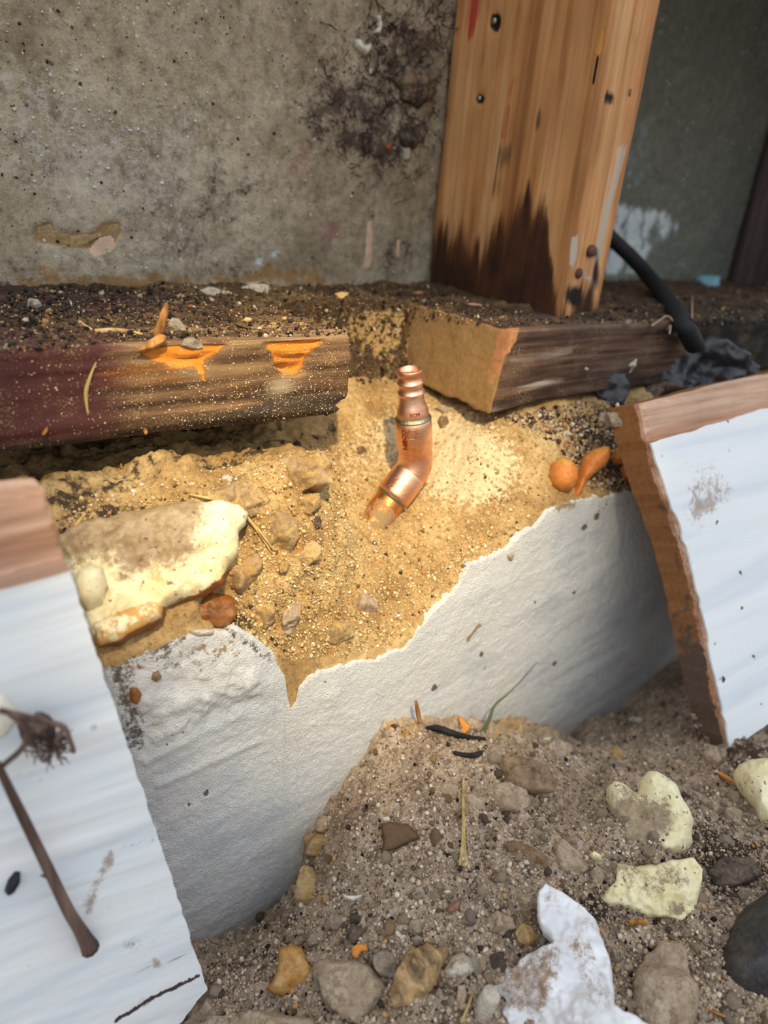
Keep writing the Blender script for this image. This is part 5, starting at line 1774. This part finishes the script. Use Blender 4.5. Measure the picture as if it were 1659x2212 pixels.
STN = [
    ('angular pale tan stone at the bottom centre', [(684, 2070), (724, 2072), (762, 2074), (800, 2086), (832, 2132), (806, 2180), (778, 2216), (742, 2206), (704, 2150)], .015, R_TAN, 6),
    ('whitish stone with a mauve patch right of the curled orange leaf', [(806, 2062), (826, 2050), (848, 2056), (858, 2078), (850, 2112), (822, 2108), (806, 2088)], .009, R_GREY, 5),
    ('small square tan stone above the old wood chunk', [(882, 2002), (888, 1988), (908, 1986), (912, 2014), (900, 2024), (884, 2014)], .006, R_TAN, 5),
    ('flat olive brown stone right of the upright straw, buried in the mound', [(1090, 1824), (1108, 1814), (1140, 1826), (1166, 1840), (1192, 1870), (1200, 1902), (1172, 1916), (1140, 1892), (1104, 1852)], .006, R_BROWN, 3),
    ('olive and grey boulder crusted with black grit near the groove', [(1064, 1650), (1084, 1636), (1112, 1632), (1150, 1638), (1182, 1652), (1204, 1690), (1196, 1712), (1150, 1720), (1112, 1704), (1074, 1692)], .014, R_BROWN, 4),
    ('dirt covered clod left of the grit crusted boulder', [(1044, 1706), (1062, 1690), (1100, 1688), (1136, 1704), (1150, 1738), (1114, 1760), (1066, 1756), (1044, 1736)], .011, R_TAN, 4),
    ('rounded tan stone above the white sheet', [(1102, 1944), (1118, 1930), (1144, 1930), (1154, 1950), (1142, 1970), (1114, 1970)], .008, R_TAN, 3),
    ('rounded tan stone left of the white sheet, dusted with dirt', [(1050, 1984), (1074, 1968), (1108, 1980), (1116, 2004), (1088, 2020), (1060, 2014)], .009, R_TAN, 5),
    ('brown tan stone touching the upper left of the white sheet', [(1112, 2016), (1124, 1992), (1152, 2000), (1162, 2030), (1140, 2044), (1120, 2036)], .007, R_SAND, 5),
    ('ochre stone jutting at the left flank of the mound by the white face', [(654, 1806), (672, 1798), (702, 1802), (720, 1814), (718, 1842), (692, 1856), (664, 1850)], .010, R_OCHRE, 5),
    ('narrow upright stone at the top of the left flank of the mound', [(688, 1780), (690, 1764), (708, 1760), (710, 1784), (700, 1800), (690, 1796)], .006, R_TAN, 4),
    ('smooth buff stone at the foot of the mound beside the white face', [(636, 1946), (650, 1900), (656, 1866), (674, 1872), (692, 1906), (706, 1928), (690, 1946), (660, 1952)], .009, R_SAND, 4),
    ('small orange stone at the foot of the mound', [(692, 1940), (708, 1930), (722, 1942), (714, 1956), (696, 1954)], .005, R_OCHRE, 4),
    ('light pointed stone under the lower corner of the right board', [(1514, 1642), (1528, 1606), (1548, 1610), (1564, 1646), (1548, 1666), (1520, 1664)], .009, R_TAN, 5),
    ('rusty tan stone in the dirt above the upper foam lump', [(1302, 1642), (1312, 1620), (1332, 1610), (1350, 1624), (1344, 1648), (1322, 1654)], .007, R_OCHRE, 4),
    ('white flat chip on the dirt below the dark gap', [(1354, 1554), (1368, 1546), (1392, 1552), (1400, 1562), (1380, 1568)], .003, R_WHITE, 3),
    ('pale fin shaped chip left of the upper foam lump', [(1252, 1814), (1262, 1792), (1276, 1812), (1266, 1822)], .003, R_SAND, 3),
    ('grey gravelly stone lowest at the left of the old wood chunk', [(890, 1500 + 530), (900, 2020), (914, 2026), (912, 2040), (896, 2042)], .004, R_GREY, 4),
    ('rough clod left of the brown stone in the mound', [(930, 1700), (960, 1690), (990, 1700), (986, 1730), (950, 1738)], .006, R_TAN, 4),
    ('pale clod beside the straw bundle', [(990, 1720), (1020, 1712), (1042, 1730), (1034, 1760), (1004, 1764)], .006, R_TAN, 4),
    ('tan clod right of the flat olive stone', [(1196, 1830), (1216, 1812), (1252, 1838), (1270, 1880), (1240, 1900), (1206, 1880)], .008, R_TAN, 5),
    ('tan clod between the clod row and the lower foam lump', [(1270, 1890), (1290, 1870), (1312, 1884), (1306, 1912), (1280, 1914)], .006, R_TAN, 4),
    ('light rounded clod right of the lower foam lump', [(1590, 1935), (1600, 1918), (1622, 1922), (1628, 1950), (1606, 1958)], .006, R_GREY, 4),
    ('dark crusty clod at the right edge under the pitted foam', [(1520, 1890), (1560, 1850), (1620, 1850), (1650, 1890), (1600, 1920), (1540, 1920)], .010, R_DARK, 5),
    ('pinkish clod right of the upper foam lump', [(1560, 1748), (1580, 1742), (1604, 1752), (1598, 1784), (1566, 1776)], .006, R_TAN, 4),
    ('tan shard standing beside the little white tube at the bottom', [(984, 2180), (990, 2130), (1006, 2124), (1012, 2150), (1004, 2186)], .005, R_TAN, 4),
    ('small grey shard left of the tan shard at the bottom', [(936, 2150), (950, 2130), (962, 2150), (952, 2170)], .004, R_GREY, 4),
    ('rough grey tan rubble left of the angular pale stone', [(712, 1986), (740, 1976), (760, 1990), (748, 2012), (720, 2010)], .006, R_GREY, 5),
    ('dark grey gravel knot above the curled orange leaf', [(750, 2010), (772, 1994), (796, 2004), (790, 2036), (760, 2040)], .006, R_DARK, 5),
    ('greenish grey stone above the angular pale stone', [(660, 2030), (676, 2014), (696, 2018), (688, 2040), (668, 2048)], .006, R_GREY, 5),
    ('buff blurred stone at the very bottom left of the angular stone', [(500, 2215), (540, 2180), (600, 2190), (680, 2200), (700, 2240), (500, 2250)], .010, R_TAN, 5),
    ('reddish stone halfway down the lower mound', [(962, 1964), (976, 1952), (992, 1950), (990, 1964), (972, 1974)], .004, R_RED, 4),
]
for i, (lab, poly, h, m_, fc) in enumerate(STN):
    lump('clod' if 'clod' in lab else ('chip' if 'chip' in lab else 'stone'), lab, 'clod' if 'clod' in lab else 'stone', poly, h, m_, rag=1.5, facets=fc, nz=h * .16, nzs=200, fine=h * .07, seed=530 + i, sink=-h * .12, under=1.0,
         mask=dusty(.40) if m_ in (R_TAN, R_BROWN, R_GREY) else None)
lump('amber_lump', 'translucent amber brown lump right of the left board at the bottom', 'lump', [(576, 2138), (600, 2100), (600, 2048), (626, 2040), (652, 2042), (662, 2074), (680, 2102), (666, 2116), (680, 2150), (650, 2166), (612, 2160)], .011, R_AMBER, rag=4, facets=4, nz=.002, seed=570, mask=px_mask(lambda x, y: .5 * emask(x, y, 590, 2110, 40, 40), lambda x, y: .8 * emask(x, y, 625, 2156, 30, 14)))
lump('old_wood', 'weathered old wood chunk standing in the dirt at the bottom', 'wood', [(834, 2152), (856, 2102), (882, 2050), (894, 2034), (904, 2046), (922, 2036), (944, 2048), (966, 2038), (974, 2054), (962, 2090), (944, 2128), (926, 2166), (900, 2184), (884, 2176), (862, 2184), (850, 2166)], .011, M_OLDCHUNK, rag=3, nz=.0025, nzs=220, facets=3, seed=571, round_px=7)
lump('leaf', 'orange dry leaf fragment standing at the crest of the mound', 'leaf', [(978, 1584), (984, 1572), (994, 1568), (989, 1550), (998, 1547), (1006, 1560), (1016, 1568), (1012, 1580), (1000, 1588)], .0008, M_LEAF, rag=1, seed=572, camw=.9, sink=-.004)
lump('leaf', 'curled orange leaf scrap beside the stone with a mauve patch', 'leaf', [(760, 2046), (774, 2038), (792, 2040), (794, 2054), (780, 2056), (768, 2072), (760, 2062)], .0012, M_LEAF, rag=1.5, seed=573, camw=.6, sink=-.003, nz=.001)
lump('brown_flake', 'shiny brown flake dusted with sand on the mound', 'flake', [(822, 1780), (846, 1774), (882, 1780), (902, 1800), (906, 1812), (880, 1822), (852, 1836), (824, 1842), (828, 1810)], .003, M_BROWNLEAF, rag=1.5, seed=574, camw=.4, sink=-.0015, round_px=8)
lump('shell', 'white curved shell piece at the foot of the mound', 'shell', [(738, 1930), (752, 1934), (770, 1934), (788, 1929), (784, 1940), (764, 1948), (746, 1942)], .002, M_SHELL, rag=.5, seed=575, camw=.6, sink=-.002)
lump('shell', 'small white shell sliver at the groove beside the crest', 'shell', [(1156, 1600), (1172, 1594), (1192, 1592), (1188, 1602), (1170, 1606)], .002, M_SHELL, rag=.5, seed=576, camw=.6, sink=-.002)
blade('splinter', 'thin brown splinter standing on the crest of the mound', 'splinter', None, 0, [.0011, .0012, .0008], M_CHIP, 10, pts=[on(907, 1560, 1, -.056), on(903, 1540, 1, -.055), on(898, 1515, 1, -.054)])
rs_ = [(922, 1574), (945, 1573), (972, 1582), (1008, 1592), (1046, 1597)]
blade('rubber_strip', 'black curved rubber strip on the crest of the mound, the upper one', 'rubber', rs_, [.002, .003, .003, .002, .001], [.0013, .0017, .0017, .0015, .0012], M_RUBBER, 24)
blade('rubber_strip', 'short black rubber strip half buried below the upper one', 'rubber', [(980, 1626), (1010, 1632), (1036, 1628), (1050, 1612)], .001, [.001, .0013, .0013, .001], M_RUBBER, 18)
gq = [on(1040, 1592, 1, -.062), on(1056, 1555, 1, -.060), on(1070, 1522, 1, -.058), on(1098, 1498, 1, -.056), on(1130, 1466, 1, -.053), on(1160, 1430, 1, -.051)]
blade('grass_blade', 'thin bent green grass stem rising from the dirt in front of the white face', 'grass', None, 0, [.0011, .0010, .0007, .0004, .0003, .0002], M_GREEN, 24, pts=gq)
p, n = dirs(1000, 1780, 10)
SB = thing('straw_bundle', p, 'upright bundle of pale straw fibres on the mound', 'straw')
for i in range(7):
    o_ = -3 + i
    q = []
    for y, sp_ in ((1676, .3), (1730, .6), (1790, .8), (1830, 1.4), (1872, 3.2 + .6 * (i % 3))):
        pp, _ = dirs(1001 + o_ * sp_, y, 8)
        q.append(pp - ray(1001, y) * (.003 if y < 1850 else .0012))
    V, F = tube(spline(q, 16), [.0003] * 16, 5)
    obj('fibre', V, F, M_STRAW, SB)
blade('twiglet', 'dry hair thin stalk beside the little tube at the bottom', 'stalk', [(996, 2210), (1006, 2185), (1016, 2160), (1022, 2140)], .003, [.0004, .0005, .0004, .0002], M_STRAW, 12)
lump('wood_sliver', 'flat brown sliver under the lower foam lump', 'splinter', [(1352, 1990), (1380, 1984), (1402, 1988), (1398, 1998), (1362, 2000)], .002, M_CHIP, rag=.8, seed=580, camw=.5)
lump('wood_sliver', 'orange splinter poking left from the pitted foam', 'splinter', [(1544, 1668), (1556, 1668), (1590, 1686), (1594, 1696), (1580, 1694), (1558, 1680)], .002, M_LEAF, rag=.6, seed=581, camw=.6, sink=-.002)
lump('wood_sliver', 'tan sliver between the rubble stone and the black cobble', 'splinter', [(1516, 2166), (1536, 2176), (1572, 2194), (1560, 2198), (1528, 2184)], .002, M_CHIP, rag=.6, seed=582, camw=.5)
# small tube
p, n = dirs(1042, 2185, 10)
tb_ = thing('small_tube', p, 'small pale tube with an amber hollow end at the bottom', 'tube')
ax = np.array([.15, -.1, 1]); ax /= np.linalg.norm(ax)
P0 = p - ax * .006
r_ = .0033
V, F = tube([P0, P0 + ax * .012, P0 + ax * .0165, P0 + ax * .017, P0 + ax * .0169, P0 + ax * .0150], [r_ * 1.1, r_, r_ * .95, r_ * .85, r_ * .65, r_ * .6], 20)
obj('wall_sleeve', V, F, R_WHITE, tb_)
V, F = tube([P0 + ax * .0145, P0 + ax * .0156, P0 + ax * .0158], [r_ * .62, r_ * .6, r_ * .3], 14)
obj('core', V, F, R_AMBER, tb_)['label'] = 'amber core'
for i, (x, y, s, lab) in enumerate([(859, 1731, .0013, 'shiny metal bead in the middle of the mound'), (1225, 1654, .0018, 'larger shiny metal bead beside the groove'), (701, 1798, .0009, 'tiny shiny bead on the left flank of the mound'),
                                    (808, 1176, .0014, 'glassy bead on the sand just below the pipe')]):
    p, n = dirs(x, y, 5)
    V0, F0 = ico(3)
    o = obj('bead', V0 * s * np.array([1, .92, .95]) + p + n * s * .5, F0, M_STEEL)
    tag(o, lab, 'bead')

# pebbles: a few shapes, copied; biggest first
PEB_MATS = [('tan', R_TAN, .66), ('grey', R_GREY, .08), ('dark', R_DARK, .08), ('ochre', R_OCHRE, .06), ('white', R_WHITE, .05), ('brown', R_BROWN, .07)]
PROTO = {}
for k, (nm, m_, w) in enumerate(PEB_MATS):
    for v in range(3):
        V0, F0 = rock_shape(600 + k * 10 + v, 2, 6, .45)
        PROTO[nm, v] = obj('pebble', V0, F0, m_, None, False, origin=(0, 0, 0))
        tag(PROTO[nm, v], 'small %s pebble lying loose in the dug dirt' % nm, 'pebble', '%s pebbles in the dirt' % nm)
used = set()
DIRTP = [(430, 2030), (600, 1960), (660, 1880), (670, 1800), (720, 1710), (800, 1600), (850, 1565), (1000, 1570), (1170, 1590), (1210, 1640), (1290, 1560), (1400, 1500), (1480, 1500), (1560, 1650), (1659, 1620), (1659, 2212), (470, 2212)]


def place_pebble(x, y, s, rr, zone=None):
    p, n = hit(x, y)
    if zone and not zone(p):
        return
    nm = PEB_MATS[rr.choice(len(PEB_MATS), p=[q[2] for q in PEB_MATS])][0]
    v = int(rr.integers(3))
    src = PROTO[nm, v]
    if (nm, v) in used:
        o = src.copy()
        COL.objects.link(o)
    else:
        o = src
        used.add((nm, v))
    sc = s * rr.uniform(.7, 1.3, 3)
    o.scale = sc
    o.rotation_euler = rr.uniform(0, 6.28, 3)
    o.location = Vector(p + n * float(sc.min()) * .25)


rr = R_(77)
for x, y in scatter_px(250, DIRTP, 78):
    place_pebble(x, y, rr.choice([.0013, .0017, .0023, .0032], p=[.42, .33, .18, .07]), rr, lambda p: p[2] < -.1)
for k, q in PROTO.items():
    if k not in used:
        bpy.data.objects.remove(q)

TANS = [lin((190, 168, 144)), lin((164, 142, 120)), lin((208, 191, 170)), lin((144, 124, 106)), lin((180, 158, 132))]
DARKS = [lin((64, 54, 48)), lin((40, 34, 32)), lin((96, 78, 62))]
WARM = [lin((190, 158, 108)), lin((186, 140, 92)), lin((222, 210, 192))]
low = lambda p, n: p[2] < -.1 and p[1] < YF - .004
grains('dirt_grains', scatter_px(17000, DIRTP, 81), lambda r: r.choice([.0004, .0006, .0009, .0014], p=[.4, .35, .19, .06]), TANS * 8 + DARKS + WARM + [lin((110, 90, 72))] * 3, parent=bpy.data.objects['floor'], seed=82, keep=low)
CONCP = [(500, 1345), (620, 1430), (840, 1400), (960, 1280), (1100, 1170), (1190, 1080), (1370, 1055), (1360, 880), (1290, 860), (1060, 895), (900, 850), (770, 830), (740, 940), (560, 990), (130, 1085), (150, 1150), (420, 1080), (530, 1110), (500, 1250)]
SANDC = [lin((206, 176, 124)), lin((186, 154, 102)), lin((226, 204, 160)), lin((168, 136, 88)), lin((212, 186, 136))]
ledge = lambda p, n: -.11 < p[2] < .006 and p[1] > YF - .001 and p[1] < .07
grains('sand_grains', scatter_px(9000, CONCP, 83, lambda x, y: np.clip(.35 + .65 * sstep(1050, 1250, y) + .5 * emask(x, y, 740, 1080, 90, 90), 0, 1)), lambda r: r.choice([.0003, .00045, .0007, .0011], p=[.38, .38, .19, .05]), SANDC * 5 + [lin((120, 96, 70)), lin((70, 58, 48)), lin((210, 140, 70)), lin((236, 230, 214))],
       parent=FOUND, seed=84, keep=ledge)
grains('dark_grit', scatter_px(2200, [(1080, 900), (1290, 865), (1380, 880), (1375, 1060), (1280, 1060), (1200, 960), (1120, 920)], 85), lambda r: r.choice([.0003, .0006, .001, .0016], p=[.42, .36, .18, .04]), DARKS * 3 + TANS * 2 + [lin((120, 98, 74)), lin((200, 190, 180)), lin((180, 120, 76))],
       parent=FOUND, seed=86, keep=ledge)
grains('plate_sawdust', scatter_px(2600, [(0, 760), (300, 730), (760, 725), (755, 910), (640, 960), (110, 1060), (0, 1060)], 87, lambda x, y: np.clip(.12 + .9 * emask(x, y, 560, 880, 220, 100) + .3 * emask(x, y, 680, 780, 80, 80), 0, 1)), lambda r: r.choice([.00015, .00025, .0004], p=[.58, .34, .08]),
       [lin((214, 186, 130)), lin((186, 152, 100)), lin((232, 214, 176))], parent=LP, seed=88, keep=lambda p, n: p[1] < .012 and p[2] > 0)
grains('soil_crumbs', scatter_px(7500, [(0, 630), (400, 600), (930, 620), (1190, 690), (1659, 610), (1659, 700), (1280, 700), (1080, 705), (890, 690), (870, 830), (770, 830), (760, 725), (300, 735), (0, 765)], 89), lambda r: r.choice([.0003, .0005, .0008, .0014], p=[.42, .36, .18, .04]),
       DARKS * 4 + [lin((96, 76, 56)), lin((120, 94, 66)), lin((150, 122, 84)), lin((186, 156, 108)), lin((196, 180, 150)), lin((140, 92, 60))], parent=bpy.data.objects['soil'], seed=90, keep=lambda p, n: p[2] > -.03 and p[1] < .137)
grains('foam_crumbs', scatter_px(420, [(120, 1120), (420, 1080), (520, 1110), (500, 1240), (350, 1330), (210, 1390)], 91, lambda x, y: np.clip(1.2 - (y - 1080) / 260, .15, 1)), lambda r: r.choice([.0004, .0007, .0011], p=[.5, .35, .15]), DARKS + TANS + WARM, parent=FO, seed=92)
grains('sheet_dirt', scatter_px(700, [(1090, 2080), (1200, 2050), (1300, 2040), (1310, 2180), (1200, 2212), (1100, 2180)], 93, lambda x, y: np.clip(.2 + emask(x, y, 1150, 2120, 60, 60), 0, 1)), lambda r: r.choice([.0003, .0005, .0009], p=[.5, .35, .15]), TANS + DARKS, parent=bpy.data.objects['torn_sheet'], seed=94)

for k_, (nm, n_, poly) in enumerate([('foam_lump', 420, [(1310, 1730), (1345, 1705), (1395, 1725), (1450, 1740), (1470, 1790), (1410, 1840), (1290, 1846), (1290, 1810)]), ('foam_lump.001', 260, [(1300, 1930), (1340, 1870), (1440, 1870), (1505, 1880), (1500, 1960), (1360, 1960)])]):
    grains('clinging_dirt', scatter_px(n_, poly, 700 + k_), lambda r: r.choice([.0003, .0005, .0009], p=[.45, .38, .17]), TANS * 3 + DARKS, parent=bpy.data.objects[nm], seed=710 + k_)
